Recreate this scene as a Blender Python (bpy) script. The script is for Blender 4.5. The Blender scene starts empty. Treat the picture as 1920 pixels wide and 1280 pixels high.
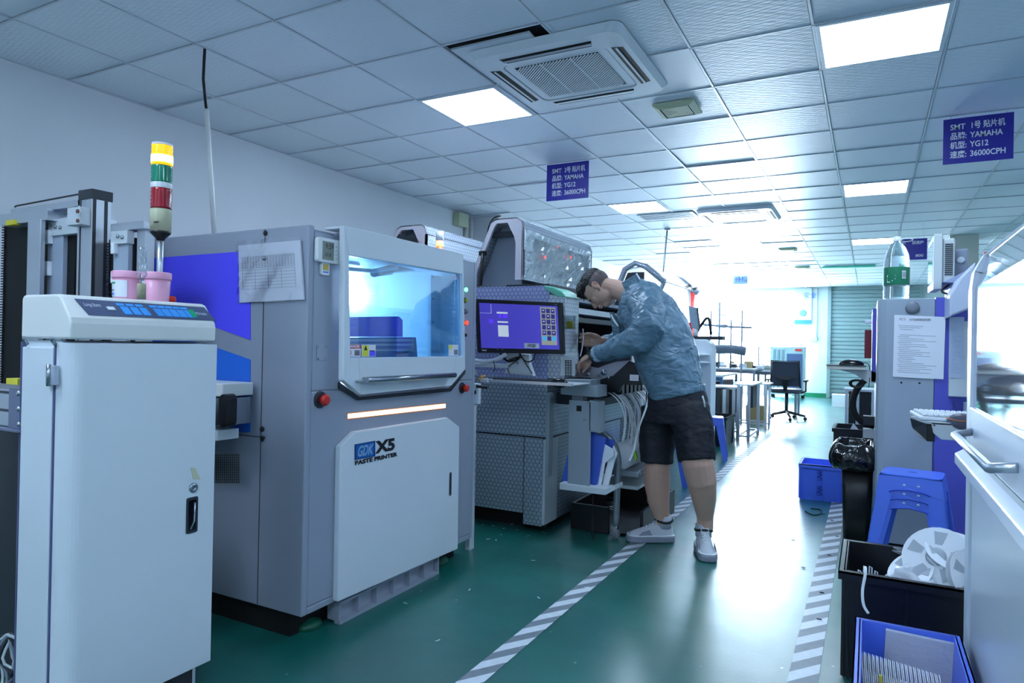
import bpy, bmesh, math, random
from mathutils import Vector, Matrix, noise
random.seed(7)
S = bpy.context.scene
COL = S.collection
V = Vector
PI = math.pi
# ---------------------------------------------------------------- camera
CAM = V((4.47, 0.0, 1.2))
RX = V((0.88262732, 0.46967298, 0.01939862))
UX = V((-0.01519845, -0.01273277, 0.99980342))
FX = V((-0.46982765, 0.88274864, 0.00409999))
cd = bpy.data.cameras.new('camera'); cam = bpy.data.objects.new('camera', cd); COL.objects.link(cam)
m = Matrix.Identity(4)
for i in range(3):
    m[i][0] = RX[i]; m[i][1] = UX[i]; m[i][2] = -FX[i]; m[i][3] = CAM[i]
cam.matrix_world = m
cd.sensor_width = 36.0; cd.lens = 1258.7 / 1920 * 36; cd.clip_start = 0.05; cd.clip_end = 200
S.camera = cam
# ---------------------------------------------------------------- world, light, exposure
W = bpy.data.worlds.new('world'); S.world = W; W.use_nodes = True
wb = W.node_tree.nodes['Background']; wb.inputs[0].default_value = (0.72, 0.87, 1.0, 1); wb.inputs[1].default_value = 80.0
S.view_settings.view_transform = 'Standard'; S.view_settings.look = 'None'
S.view_settings.exposure = 0.78; S.view_settings.gamma = 1.0; S.view_settings.use_curve_mapping = False
LAMP = 20.0            # ceiling panel emission
LAMPCOL = (0.61, 0.785, 1.0)
def portal(x, y, z, sx, sz):
    l = bpy.data.lights.new('window_daylight', 'AREA'); l.shape = 'RECTANGLE'; l.size = sx; l.size_y = sz
    l.cycles.is_portal = True
    o = bpy.data.objects.new('window_daylight', l); COL.objects.link(o)
    o.location = (x, y, z); o.rotation_euler = (-PI/2, 0, 0)

# ---------------------------------------------------------------- helpers
def lin(c):
    return tuple(((x/255)/12.92 if x/255 <= 0.04045 else (((x/255)+0.055)/1.055)**2.4) for x in c)
MC = {}
def mat(name, rgb, rough=0.5, metal=0.0, emit=0.0, alpha=1.0, trans=0.0, noise_amt=0.0, nscale=8.0, bump=0.0, bscale=40.0, coat=0.0, ecol=None, ior=1.45, srgb=True, spec=0.5):
    if name in MC: return MC[name]
    M_ = bpy.data.materials.new(name); M_.use_nodes = True
    nt = M_.node_tree; b = nt.nodes['Principled BSDF']
    c = lin(rgb) if srgb else rgb
    b.inputs['Base Color'].default_value = (*c, 1)
    b.inputs['Roughness'].default_value = rough; b.inputs['Metallic'].default_value = metal
    b.inputs['Alpha'].default_value = alpha; b.inputs['Transmission Weight'].default_value = trans
    b.inputs['IOR'].default_value = ior; b.inputs['Coat Weight'].default_value = coat
    b.inputs['Specular IOR Level'].default_value = spec
    if emit:
        e = lin(ecol) if ecol else c
        b.inputs['Emission Color'].default_value = (*e, 1); b.inputs['Emission Strength'].default_value = emit
    if noise_amt or bump:
        tc = nt.nodes.new('ShaderNodeTexCoord')
    if noise_amt:
        n = nt.nodes.new('ShaderNodeTexNoise'); n.inputs['Scale'].default_value = nscale; n.inputs['Detail'].default_value = 5
        nt.links.new(tc.outputs['Object'], n.inputs['Vector'])
        mr = nt.nodes.new('ShaderNodeMapRange'); mr.inputs[1].default_value = 0.3; mr.inputs[2].default_value = 0.7
        mr.inputs[3].default_value = 1-noise_amt; mr.inputs[4].default_value = 1+noise_amt*0.6
        nt.links.new(n.outputs[0], mr.inputs[0])
        mx = nt.nodes.new('ShaderNodeVectorMath'); mx.operation = 'SCALE'; mx.inputs[0].default_value = c
        nt.links.new(mr.outputs[0], mx.inputs['Scale']); nt.links.new(mx.outputs[0], b.inputs['Base Color'])
    if bump:
        n2 = nt.nodes.new('ShaderNodeTexNoise'); n2.inputs['Scale'].default_value = bscale; n2.inputs['Detail'].default_value = 3
        nt.links.new(tc.outputs['Object'], n2.inputs['Vector'])
        bp = nt.nodes.new('ShaderNodeBump'); bp.inputs['Strength'].default_value = bump; bp.inputs['Distance'].default_value = 0.01
        nt.links.new(n2.outputs[0], bp.inputs['Height']); nt.links.new(bp.outputs[0], b.inputs['Normal'])
    MC[name] = M_
    return M_
def ray(px, py): return RX*((px-960)/1258.7) + UX*((640-py)/1258.7) + FX
def onx(px, py, x): d = ray(px, py); return CAM + d*((x-CAM.x)/d.x)
def ony(px, py, y): d = ray(px, py); return CAM + d*((y-CAM.y)/d.y)
def onz(px, py, z): d = ray(px, py); return CAM + d*((z-CAM.z)/d.z)

WL = {}      # world location of every created object (parents are never rotated while building)
def wloc(o): return WL.get(o.name, V((0, 0, 0)))
class MB:
    def __init__(s): s.bm = bmesh.new(); s.mi = 0
    def face(s, pts):
        f = s.bm.faces.new([s.bm.verts.new(p) for p in pts]); f.material_index = s.mi; return f
    def box(s, a, b):
        x0, y0, z0 = [min(a[i], b[i]) for i in range(3)]; x1, y1, z1 = [max(a[i], b[i]) for i in range(3)]
        v = [s.bm.verts.new(p) for p in [(x0,y0,z0),(x1,y0,z0),(x1,y1,z0),(x0,y1,z0),(x0,y0,z1),(x1,y0,z1),(x1,y1,z1),(x0,y1,z1)]]
        for q in [(0,3,2,1),(4,5,6,7),(0,1,5,4),(1,2,6,5),(2,3,7,6),(3,0,4,7)]:
            f = s.bm.faces.new([v[i] for i in q]); f.material_index = s.mi
        return s
    def cbox(s, c, d): return s.box([c[i]-d[i]/2 for i in range(3)], [c[i]+d[i]/2 for i in range(3)])
    def slab(s, pts, vec):
        pts = [V(p) for p in pts]; vec = V(vec); n = len(pts)
        a = [s.bm.verts.new(p) for p in pts]; b = [s.bm.verts.new(p+vec) for p in pts]
        nor = sum(((pts[i]-pts[0]).cross(pts[(i+1) % n]-pts[0]) for i in range(n)), V((0, 0, 0)))
        fl = nor.dot(vec) > 0
        fs = [a[::-1] if fl else a, b if fl else b[::-1]]
        for i in range(n):
            q = [a[i], a[(i+1) % n], b[(i+1) % n], b[i]]
            fs.append(q if fl else q[::-1])
        for q in fs:
            f = s.bm.faces.new(q); f.material_index = s.mi
        return s
    def ring(s, outer, inner, vec):      # frame with a hole: outer and inner have the same count
        n = len(outer)
        for i in range(n):
            s.slab([outer[i], outer[(i+1) % n], inner[(i+1) % n], inner[i]], vec)
        return s
    def tube(s, pts, r, n=8, caps=True, flat=None, closed=False, up=None):
        pts = [V(p) for p in pts]; N = len(pts); rr = r if isinstance(r, (list, tuple)) else [r]*N
        rings = []; pu = None
        for i, p in enumerate(pts):
            if closed: t = pts[(i+1) % N]-pts[i-1]
            else: t = pts[min(i+1, N-1)]-pts[max(i-1, 0)]
            if t.length < 1e-9: t = V((0, 0, 1))
            t.normalize()
            if pu is None:
                u = V(up) if up is not None else (V((0, 0, 1)) if abs(t.z) < 0.9 else V((1, 0, 0)))
            else: u = pu
            u = u - t*u.dot(t)
            if u.length < 1e-6: u = t.orthogonal()
            u.normalize(); pu = u; w = t.cross(u)
            k = flat if flat else 1.0
            R_ = rr[i] if isinstance(rr[i], tuple) else (rr[i]*k, rr[i])
            rings.append([s.bm.verts.new(p + u*math.cos(2*PI*j/n)*R_[0] + w*math.sin(2*PI*j/n)*R_[1]) for j in range(n)])
        for i in range(N if closed else N-1):
            a, b = rings[i], rings[(i+1) % N]
            for j in range(n):
                f = s.bm.faces.new([a[j], a[(j+1) % n], b[(j+1) % n], b[j]]); f.material_index = s.mi; f.smooth = n > 5
        if caps and not closed:
            for q in (rings[0][::-1], rings[-1]):
                f = s.bm.faces.new(q); f.material_index = s.mi
        return s
    def cyl(s, a, b, r, n=16, r2=None): return s.tube([a, b], [r, r if r2 is None else r2], n)
    def lathe(s, c, prof, n=24, axis='z'):
        c = V(c); rings = []
        for (r, h) in prof:
            L = []
            for j in range(n):
                t = 2*PI*j/n; r_ = max(r, 1e-4)
                if axis == 'z': p = V((r_*math.cos(t), r_*math.sin(t), h))
                elif axis == 'x': p = V((h, r_*math.cos(t), r_*math.sin(t)))
                else: p = V((r_*math.sin(t), h, r_*math.cos(t)))
                L.append(s.bm.verts.new(c+p))
            rings.append(L)
        for a, b in zip(rings, rings[1:]):
            for j in range(n):
                f = s.bm.faces.new([a[j], a[(j+1) % n], b[(j+1) % n], b[j]]); f.material_index = s.mi; f.smooth = True
        s.bm.faces.new(rings[0][::-1]).material_index = s.mi; s.bm.faces.new(rings[-1]).material_index = s.mi
        return s
    def ell(s, c, r, axes=None, n=16, k=10):
        c = V(c); ax = axes or (V((1, 0, 0)), V((0, 1, 0)), V((0, 0, 1))); rings = []
        for i in range(1, k):
            ph = PI*i/k
            rings.append([s.bm.verts.new(c + ax[0]*r[0]*math.sin(ph)*math.cos(2*PI*j/n) + ax[1]*r[1]*math.sin(ph)*math.sin(2*PI*j/n) + ax[2]*r[2]*math.cos(ph)) for j in range(n)])
        t = s.bm.verts.new(c+ax[2]*r[2]); b = s.bm.verts.new(c-ax[2]*r[2])
        for j in range(n):
            j2 = (j+1) % n
            for q in ([t, rings[0][j], rings[0][j2]], [b, rings[-1][j2], rings[-1][j]]):
                f = s.bm.faces.new(q); f.material_index = s.mi; f.smooth = True
        for a, b2 in zip(rings, rings[1:]):
            for j in range(n):
                f = s.bm.faces.new([a[j], b2[j], b2[(j+1) % n], a[(j+1) % n]]); f.material_index = s.mi; f.smooth = True
        return s
    def rings(s, rs, caps=True):         # rs: list of lists of points
        R_ = [[s.bm.verts.new(p) for p in r] for r in rs]; n = len(rs[0])
        for a, b in zip(R_, R_[1:]):
            for j in range(n):
                f = s.bm.faces.new([a[j], a[(j+1) % n], b[(j+1) % n], b[j]]); f.material_index = s.mi; f.smooth = True
        if caps:
            for q in (R_[0][::-1], R_[-1]):
                f = s.bm.faces.new(q); f.material_index = s.mi
        return s
    def build(s, name, mats, parent=None, bevel=0.0, segs=2, label=None, cat=None, group=None, kind=None, origin=None, smooth=False, fixn=True):
        me = bpy.data.meshes.new(name)
        if fixn: bmesh.ops.recalc_face_normals(s.bm, faces=s.bm.faces)
        if parent is not None: off = wloc(parent)
        elif origin is not None: off = V(origin)
        elif kind == 'structure': off = V((0, 0, 0))
        else:
            vs = [v.co for v in s.bm.verts]
            off = V(((min(v.x for v in vs)+max(v.x for v in vs))/2, (min(v.y for v in vs)+max(v.y for v in vs))/2, min(v.z for v in vs)))
        for v in s.bm.verts: v.co -= off
        if smooth:
            for f in s.bm.faces: f.smooth = True
        s.bm.to_mesh(me); s.bm.free()
        for mm in (mats if isinstance(mats, (list, tuple)) else [mats]): me.materials.append(mm)
        o = bpy.data.objects.new(name, me); COL.objects.link(o)
        if parent is not None: o.parent = parent; WL[o.name] = off.copy()
        else: o.location = off; WL[o.name] = off.copy()
        if bevel:
            bv = o.modifiers.new('bevel', 'BEVEL'); bv.width = bevel; bv.segments = segs; bv.limit_method = 'ANGLE'; bv.angle_limit = 0.6
        if label: o['label'] = label
        if cat: o['category'] = cat
        if group: o['group'] = group
        if kind: o['kind'] = kind
        return o
def thing(name, label, cat, loc, group=None):
    o = bpy.data.objects.new(name, None); COL.objects.link(o); o.location = loc; o.empty_display_size = 0.1
    o['label'] = label; o['category'] = cat
    if group: o['group'] = group
    WL[o.name] = V(loc); return o
def dup(root, loc, rotz=None, label=None):
    r = root.copy(); COL.objects.link(r); r.location = loc
    if rotz is not None: r.rotation_euler = (0, 0, rotz)
    if label: r['label'] = label
    for ch in list(root.children):
        c = ch.copy(); COL.objects.link(c); c.parent = r
        for g in ch.children:
            d = g.copy(); COL.objects.link(d); d.parent = c
    return r
def text(body, name, size, org, rt, up, m_, parent, align='LEFT', depth=0.0006, bold=0.0, xs=1.0, shear=0.0, fit=None):
    """flat lettering: org = left end of the baseline, rt / up = directions of writing"""
    cu = bpy.data.curves.new('lettering', 'FONT'); cu.body = body; cu.size = size; cu.align_x = align; cu.offset = bold; cu.shear = shear
    cu.resolution_u = 3
    to = bpy.data.objects.new('lettering', cu); COL.objects.link(to)
    dg = bpy.context.evaluated_depsgraph_get()
    me = bpy.data.meshes.new_from_object(to.evaluated_get(dg)); bpy.data.objects.remove(to); bpy.data.curves.remove(cu)
    rt = V(rt).normalized(); up = V(up).normalized(); nn = rt.cross(up); off = wloc(parent)
    if fit and len(me.vertices): xs = fit/max(1e-6, max(v.co.x for v in me.vertices))
    for v in me.vertices:
        c = v.co.copy(); v.co = V(org) + rt*c.x*xs + up*c.y + nn*depth - off
    me.materials.clear(); me.materials.append(m_)
    o = bpy.data.objects.new(name, me); COL.objects.link(o); o.parent = parent; WL[o.name] = off
    return o
ORD = ['first', 'second', 'third', 'fourth', 'fifth', 'sixth', 'seventh', 'eighth', 'ninth', 'tenth', 'eleventh', 'twelfth', 'thirteenth', 'fourteenth', 'fifteenth', 'sixteenth', 'seventeenth', 'eighteenth', 'nineteenth', 'twentieth']
ORD += ['twenty-'+o for o in ORD[:9]]+['thirtieth']+['thirty-'+o for o in ORD[:9]]
def rrect(cx, cy, w, h, r, n=4):
    P_ = []
    for (sx, sy, a0) in ((1, 1, 0), (-1, 1, PI/2), (-1, -1, PI), (1, -1, 1.5*PI)):
        for i in range(n+1):
            a = a0+PI/2*i/n; P_.append((cx+sx*(w/2-r)+r*math.cos(a), cy+sy*(h/2-r)+r*math.sin(a)))
    return P_
def bez(p0, p1, p2, p3, n=12):
    p0, p1, p2, p3 = map(V, (p0, p1, p2, p3)); out = []
    for i in range(n+1):
        t = i/n; out.append(p0*(1-t)**3+p1*3*t*(1-t)**2+p2*3*t*t*(1-t)+p3*t**3)
    return out
def cat_pts(P_, n=6):       # catmull-rom through points
    P_ = [V(p) for p in P_]; out = []
    for i in range(len(P_)-1):
        a = P_[max(i-1, 0)]; b = P_[i]; c = P_[i+1]; d = P_[min(i+2, len(P_)-1)]
        for k in range(n):
            t = k/n
            out.append(0.5*((2*b)+(c-a)*t+(2*a-5*b+4*c-d)*t*t+(3*b-3*c+d-a)*t**3))
    out.append(P_[-1]); return out
def hexmat(name, base, line, scale=38.0, rough=0.25, metal=0.3, width=0.06):
    M_ = bpy.data.materials.new(name); M_.use_nodes = True; nt = M_.node_tree; N = nt.nodes; L = nt.links; b = N['Principled BSDF']
    tc = N.new('ShaderNodeTexCoord'); sp = N.new('ShaderNodeSeparateXYZ'); L.new(tc.outputs['Object'], sp.inputs[0])
    ad = N.new('ShaderNodeMath'); ad.operation = 'ADD'; L.new(sp.outputs[0], ad.inputs[0]); L.new(sp.outputs[1], ad.inputs[1])
    cb = N.new('ShaderNodeCombineXYZ'); L.new(ad.outputs[0], cb.inputs[0]); L.new(sp.outputs[2], cb.inputs[1])
    sc = N.new('ShaderNodeVectorMath'); sc.operation = 'SCALE'; sc.inputs['Scale'].default_value = scale; L.new(cb.outputs[0], sc.inputs[0])
    of = N.new('ShaderNodeVectorMath'); of.operation = 'ADD'; of.inputs[1].default_value = (500, 500*1.7320508, 0); L.new(sc.outputs[0], of.inputs[0])
    def cell(shift):
        a = N.new('ShaderNodeVectorMath'); a.operation = 'ADD'; a.inputs[1].default_value = shift; L.new(of.outputs[0], a.inputs[0])
        m_ = N.new('ShaderNodeVectorMath'); m_.operation = 'MODULO'; m_.inputs[1].default_value = (1, 1.7320508, 1); L.new(a.outputs[0], m_.inputs[0])
        s_ = N.new('ShaderNodeVectorMath'); s_.operation = 'SUBTRACT'; s_.inputs[1].default_value = (.5, .8660254, 0); L.new(m_.outputs[0], s_.inputs[0])
        ab = N.new('ShaderNodeVectorMath'); ab.operation = 'ABSOLUTE'; L.new(s_.outputs[0], ab.inputs[0])
        dt = N.new('ShaderNodeVectorMath'); dt.operation = 'DOT_PRODUCT'; dt.inputs[1].default_value = (.5, .8660254, 0); L.new(ab.outputs[0], dt.inputs[0])
        sx = N.new('ShaderNodeSeparateXYZ'); L.new(ab.outputs[0], sx.inputs[0])
        mx = N.new('ShaderNodeMath'); mx.operation = 'MAXIMUM'; L.new(dt.outputs['Value'], mx.inputs[0]); L.new(sx.outputs[0], mx.inputs[1])
        return mx
    c1 = cell((0, 0, 0)); c2 = cell((.5, .8660254, 0))
    mn = N.new('ShaderNodeMath'); mn.operation = 'MINIMUM'; L.new(c1.outputs[0], mn.inputs[0]); L.new(c2.outputs[0], mn.inputs[1])
    gt = N.new('ShaderNodeMath'); gt.operation = 'GREATER_THAN'; gt.inputs[1].default_value = .5-width; L.new(mn.outputs[0], gt.inputs[0])
    mix = N.new('ShaderNodeMix'); mix.data_type = 'RGBA'; mix.inputs[6].default_value = (*lin(base), 1); mix.inputs[7].default_value = (*lin(line), 1)
    L.new(gt.outputs[0], mix.inputs[0]); L.new(mix.outputs[2], b.inputs['Base Color'])
    b.inputs['Roughness'].default_value = rough; b.inputs['Metallic'].default_value = metal
    n2 = N.new('ShaderNodeTexNoise'); n2.inputs['Scale'].default_value = 9; L.new(tc.outputs['Object'], n2.inputs['Vector'])
    bp = N.new('ShaderNodeBump'); bp.inputs['Strength'].default_value = .35; bp.inputs['Distance'].default_value = .02
    L.new(n2.outputs[0], bp.inputs['Height']); L.new(bp.outputs[0], b.inputs['Normal'])
    return M_
def glassmat(name, tint, gloss=0.12, rough=0.02):      # thin sheet: see-through with a reflection
    M_ = bpy.data.materials.new(name); M_.use_nodes = True; nt = M_.node_tree; N = nt.nodes; L = nt.links
    N.remove(N['Principled BSDF']); out = N['Material Output']
    t = N.new('ShaderNodeBsdfTransparent'); t.inputs[0].default_value = (*tint, 1)
    g = N.new('ShaderNodeBsdfGlossy'); g.inputs['Roughness'].default_value = rough
    fr = N.new('ShaderNodeLayerWeight'); fr.inputs[0].default_value = 0.35
    mr = N.new('ShaderNodeMapRange'); mr.inputs[3].default_value = gloss; mr.inputs[4].default_value = 0.75; L.new(fr.outputs['Facing'], mr.inputs[0])
    mx = N.new('ShaderNodeMixShader'); L.new(mr.outputs[0], mx.inputs[0]); L.new(t.outputs[0], mx.inputs[1]); L.new(g.outputs[0], mx.inputs[2])
    L.new(mx.outputs[0], out.inputs[0]); return M_

# ---------------------------------------------------------------- materials
white_paint = mat('white_wall_paint', (226, 230, 236), 0.75, noise_amt=0.03, nscale=1.2, bump=0.05, bscale=60)
pow_white = mat('white_powder_coat', (214, 222, 230), 0.38, noise_amt=0.03, nscale=2.5, bump=0.03, bscale=220)
pow_cream = mat('cream_powder_coat', (222, 224, 222), 0.4, noise_amt=0.04, nscale=3)
grey_paint = mat('light_grey_enamel', (158, 166, 182), 0.36, metal=0.15, noise_amt=0.05, nscale=2.0)
grey2 = mat('mid_grey_enamel', (128, 138, 152), 0.42, noise_amt=0.05, nscale=3)
greyw = mat('pale_grey_enamel', (196, 204, 210), 0.4, noise_amt=0.04, nscale=3)
deep_blue = mat('violet_blue_panel', (92, 88, 252), 0.3)
mid_blue = mat('royal_blue_panel', (48, 112, 220), 0.3)
navy_sign = mat('navy_sign_vinyl', (44, 40, 150), 0.35)
white_print = mat('white_print', (225, 230, 240), 0.5)
black_print = mat('black_print', (22, 24, 34), 0.5)
blackpl = mat('black_plastic', (20, 21, 25), 0.35, noise_amt=0.15, nscale=12)
blackm = mat('black_matte', (12, 13, 15), 0.7)
darkg = mat('dark_grey_plastic', (46, 50, 58), 0.45)
alu = mat('anodised_aluminium', (196, 202, 210), 0.32, metal=0.75, noise_amt=0.04)
steel = mat('brushed_steel', (170, 176, 184), 0.25, metal=1.0)
chrome = mat('chrome', (215, 220, 226), 0.12, metal=1.0)
paper = mat('white_paper', (222, 226, 236), 0.7)
printgrey = mat('pale_print', (140, 145, 160), 0.8)
red_pl = mat('red_plastic', (205, 45, 38), 0.35)
bluepl = mat('blue_stool_plastic', (86, 122, 238), 0.3, noise_amt=0.05)
bluecr = mat('blue_crate_plastic', (84, 122, 252), 0.35, noise_amt=0.05)
yellow = mat('yellow_tape', (226, 210, 60), 0.5)
skin = mat('skin', (196, 158, 140), 0.5, noise_amt=0.05, nscale=14, bump=0.05, bscale=160)
skin.node_tree.nodes['Principled BSDF'].inputs['Subsurface Weight'].default_value = 0.05
plasticw = mat('translucent_white_plastic', (228, 232, 238), 0.35)
rubber = mat('black_rubber', (22, 22, 24), 0.6)
cardb = mat('cardboard', (170, 150, 105), 0.8)
# ================================================================ the setting
ZC = 2.8; XR = 9.0; YB = -3.0; YE = 18.9
def floormat():
    M_ = bpy.data.materials.new('green_epoxy_floor'); M_.use_nodes = True; nt = M_.node_tree; N = nt.nodes; L = nt.links; b = N['Principled BSDF']
    tc = N.new('ShaderNodeTexCoord')
    n = N.new('ShaderNodeTexNoise'); n.inputs['Scale'].default_value = 1.3; n.inputs['Detail'].default_value = 6; L.new(tc.outputs['Object'], n.inputs[0])
    cr = N.new('ShaderNodeValToRGB'); cr.color_ramp.elements[0].position = .35; cr.color_ramp.elements[0].color = (*lin((3, 86, 80)), 1)
    cr.color_ramp.elements[1].position = .7; cr.color_ramp.elements[1].color = (*lin((6, 108, 98)), 1); L.new(n.outputs[0], cr.inputs[0])
    v = N.new('ShaderNodeTexVoronoi'); v.inputs['Scale'].default_value = 7; L.new(tc.outputs['Object'], v.inputs[0])
    lt = N.new('ShaderNodeMath'); lt.operation = 'LESS_THAN'; lt.inputs[1].default_value = .045; L.new(v.outputs[0], lt.inputs[0])
    mu = N.new('ShaderNodeMath'); mu.operation = 'MULTIPLY'; mu.inputs[1].default_value = .5; L.new(lt.outputs[0], mu.inputs[0])
    mx = N.new('ShaderNodeMix'); mx.data_type = 'RGBA'; mx.inputs[7].default_value = (.35, .5, .45, 1); L.new(mu.outputs[0], mx.inputs[0]); L.new(cr.outputs[0], mx.inputs[6])
    L.new(mx.outputs[2], b.inputs['Base Color'])
    n2 = N.new('ShaderNodeTexNoise'); n2.inputs['Scale'].default_value = 5; n2.inputs['Detail'].default_value = 8; L.new(tc.outputs['Object'], n2.inputs[0])
    mr = N.new('ShaderNodeMapRange'); mr.inputs[1].default_value = .3; mr.inputs[2].default_value = .7; mr.inputs[3].default_value = .36; mr.inputs[4].default_value = .46
    L.new(n2.outputs[0], mr.inputs[0]); L.new(mr.outputs[0], b.inputs['Roughness'])
    b.inputs['Specular IOR Level'].default_value = 0.6; b.inputs['Coat Weight'].default_value = 0.9; b.inputs['Coat Roughness'].default_value = 0.25; b.inputs['Coat IOR'].default_value = 1.5
    n3 = N.new('ShaderNodeTexNoise'); n3.inputs['Scale'].default_value = 60; L.new(tc.outputs['Object'], n3.inputs[0])
    bp = N.new('ShaderNodeBump'); bp.inputs['Strength'].default_value = .12; bp.inputs['Distance'].default_value = .004; L.new(n3.outputs[0], bp.inputs['Height']); L.new(bp.outputs[0], b.inputs['Normal'])
    return M_
MB().box((-.3, YB-.2, -.15), (XR+.2, YE+.2, 0)).build('floor', floormat(), kind='structure')
MB().box((-.2, YB-.2, 0), (0, YE+.2, 3.1)).build('wall_left', white_paint, kind='structure')
MB().box((XR, YB-.2, 0), (XR+.2, YE+.2, 3.1)).build('wall_right', white_paint, kind='structure')
MB().box((0, YB-.2, 0), (XR, YB, 3.1)).build('wall_back', white_paint, kind='structure')
wf = MB()
for a in [((0, 0), (.2, 3.1)), ((.85, 0), (.95, 3.1)), ((2.72, 0), (3.52, 3.1)), ((5.6, 0), (XR, 3.1)), ((.2, 2.74), (.85, 3.1)), ((.95, 2.74), (2.72, 3.1)),
          ((.2, 0), (.85, .3)), ((.95, 0), (2.72, .3)), ((3.52, 2.86), (5.6, 3.1))]:
    wf.box((a[0][0], YE, a[0][1]), (a[1][0], YE+.2, a[1][1]))
wf.build('wall_far', mat('far_wall_paint', (214, 226, 226), .75, noise_amt=.03, nscale=1), kind='structure')
MB().box((2.72, YE-.012, 0), (3.52, YE, .1)).build('baseboard_far', mat('green_skirting', (30, 130, 90), .4), kind='structure')
pane_m = glassmat('window_glass', (.96, .98, 1), .05)
def window(n, x0, x1, z0, z1, mull):
    w = MB(); y0, y1 = YE+.05, YE+.11; t = .05
    w.box((x0, y0, z0), (x0+t, y1, z1)).box((x1-t, y0, z0), (x1, y1, z1)).box((x0+t, y0, z0), (x1-t, y1, z0+t)).box((x0+t, y0, z1-t), (x1-t, y1, z1))
    for mx_ in mull: w.box((mx_-.02, y0, z0+t), (mx_+.02, y1, z1-t))
    o = w.build('window_%d' % n, pow_white, kind='structure')
    xs = [x0+t]+list(mull)+[x1-t]
    for a, b in zip(xs, xs[1:]): MB().box((a, YE+.075, z0+t), (b, YE+.08, z1-t)).build('pane', pane_m, o)
    portal((x0+x1)/2, YE+.2, (z0+z1)/2, x1-x0, z1-z0)
window(1, .2, .85, .3, 2.74, [])
window(2, .95, 2.72, .3, 2.74, [1.84])
# roller shutter
shm = mat('grey_green_shutter', (150, 172, 172), .45, metal=.2)
sh = MB().box((3.52, YE-.03, 0), (3.6, YE+.06, 2.86)).box((5.52, YE-.03, 0), (5.6, YE+.06, 2.86)).box((3.6, YE+.05, 0), (5.52, YE+.06, 2.86)).build('door_1', shm, kind='structure')
for k in range(28):
    z0 = .01+k*.101
    MB().slab([(3.6, YE+.03, z0), (3.6, YE+.012, z0+.03), (3.6, YE+.012, z0+.085), (3.6, YE+.03, z0+.098)], (1.92, 0, 0)).build('slat', shm, sh)
# pillars
MB().box((0, 7.3, 0), (.36, 7.9, ZC)).build('trim_1', white_paint, kind='structure')
MB().box((5.42, 10.9, 0), (5.75, 11.5, ZC)).build('trim_2', mat('cream_pillar_paint', (206, 208, 196), .7), kind='structure')

# ---- ceiling: backing, T bars, tiles
barm = mat('ceiling_bar_enamel', (205, 212, 220), .3, metal=.2)
def tilemat():
    M_ = bpy.data.materials.new('embossed_ceiling_tile'); M_.use_nodes = True; nt = M_.node_tree; N = nt.nodes; L = nt.links; b = N['Principled BSDF']
    b.inputs['Base Color'].default_value = (*lin((222, 230, 238)), 1); b.inputs['Roughness'].default_value = .42; b.inputs['Specular IOR Level'].default_value = .16
    tc = N.new('ShaderNodeTexCoord'); mp = N.new('ShaderNodeMapping'); mp.inputs['Rotation'].default_value = (0, 0, .5); mp.inputs['Scale'].default_value = (16, 44, 1)
    L.new(tc.outputs['Object'], mp.inputs[0])
    v = N.new('ShaderNodeTexVoronoi'); v.inputs['Scale'].default_value = 1; v.inputs['Randomness'].default_value = .35; L.new(mp.outputs[0], v.inputs[0])
    bp = N.new('ShaderNodeBump'); bp.inputs['Strength'].default_value = .35; bp.inputs['Distance'].default_value = .003; L.new(v.outputs[0], bp.inputs['Height']); L.new(bp.outputs[0], b.inputs['Normal'])
    return M_
tm = tilemat()
cb = MB(); cb.mi = 1; cb.box((-.1, YB-.1, ZC+.05), (XR+.1, YE+.1, ZC+.2)); cb.mi = 0
for c in range(0, 16): cb.box((.6*c-.006, YB, ZC), (.6*c+.006, YE, ZC+.02))
for r in range(-7, 30): cb.box((0, 1.2+.6*r-.006, ZC), (XR, 1.2+.6*r+.006, ZC+.02))
ceil = cb.build('ceiling', [barm, mat('ceiling_void', (60, 64, 70), .9)], kind='structure')
LIGHTS = [(c, y) for c in (3, 7, 11) for y in (0.0, 3.6, 7.2, 10.8)]+[(3, 14.4), (3, -2.4), (7, -2.4)]
skip = set((c, round((y-1.2)/.6)) for c, y in LIGHTS)
skip |= {(4, 3), (4, 4), (5, 4), (5, 11), (4, 11), (5, 12)}
tiles = []
for c in range(0, 15):
    for r in range(-7, 30):
        if (c, r) in skip: continue
        x, y = .6*c+.3, 1.2+.6*r+.3
        if y > YE-.3: continue
        rel = V((x, y, ZC))-CAM; dz = rel.dot(FX); inview = dz > .3 and abs(rel.dot(RX)/dz) < .86 and rel.dot(UX)/dz < .60
        tiles.append((0 if inview else 1, rel.length, x, y))
tiles.sort()
tme = bpy.data.meshes.new('ceiling_tile'); tb = bmesh.new()
h = .291
vs = [tb.verts.new(p) for p in [(-h, -h, 0), (h, -h, 0), (h, h, 0), (-h, h, 0)]]; vt = [tb.verts.new((p.co.x, p.co.y, .01)) for p in vs]
tb.faces.new(vs[::-1]); tb.faces.new(vt)
for i in range(4): tb.faces.new([vs[i], vs[(i+1) % 4], vt[(i+1) % 4], vt[i]])
tb.to_mesh(tme); tb.free(); tme.materials.append(tm)
rest = MB()
for i, (f, d, x, y) in enumerate(tiles):
    if i < 290:
        o = bpy.data.objects.new('ceiling_tile', tme); COL.objects.link(o); o.parent = ceil
        o.location = (x, y, ZC+.003+random.uniform(0, .004)); o.rotation_euler = (random.gauss(0, .0022), random.gauss(0, .0022), 0)
        if random.random() < .06: o.rotation_euler[0] += .012; o.location.z += .006
    else:
        rest.cbox((x, y, ZC+.01), (.582, .582, .01))
rest.build('distant_tiles', tm, ceil, kind='stuff')
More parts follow.
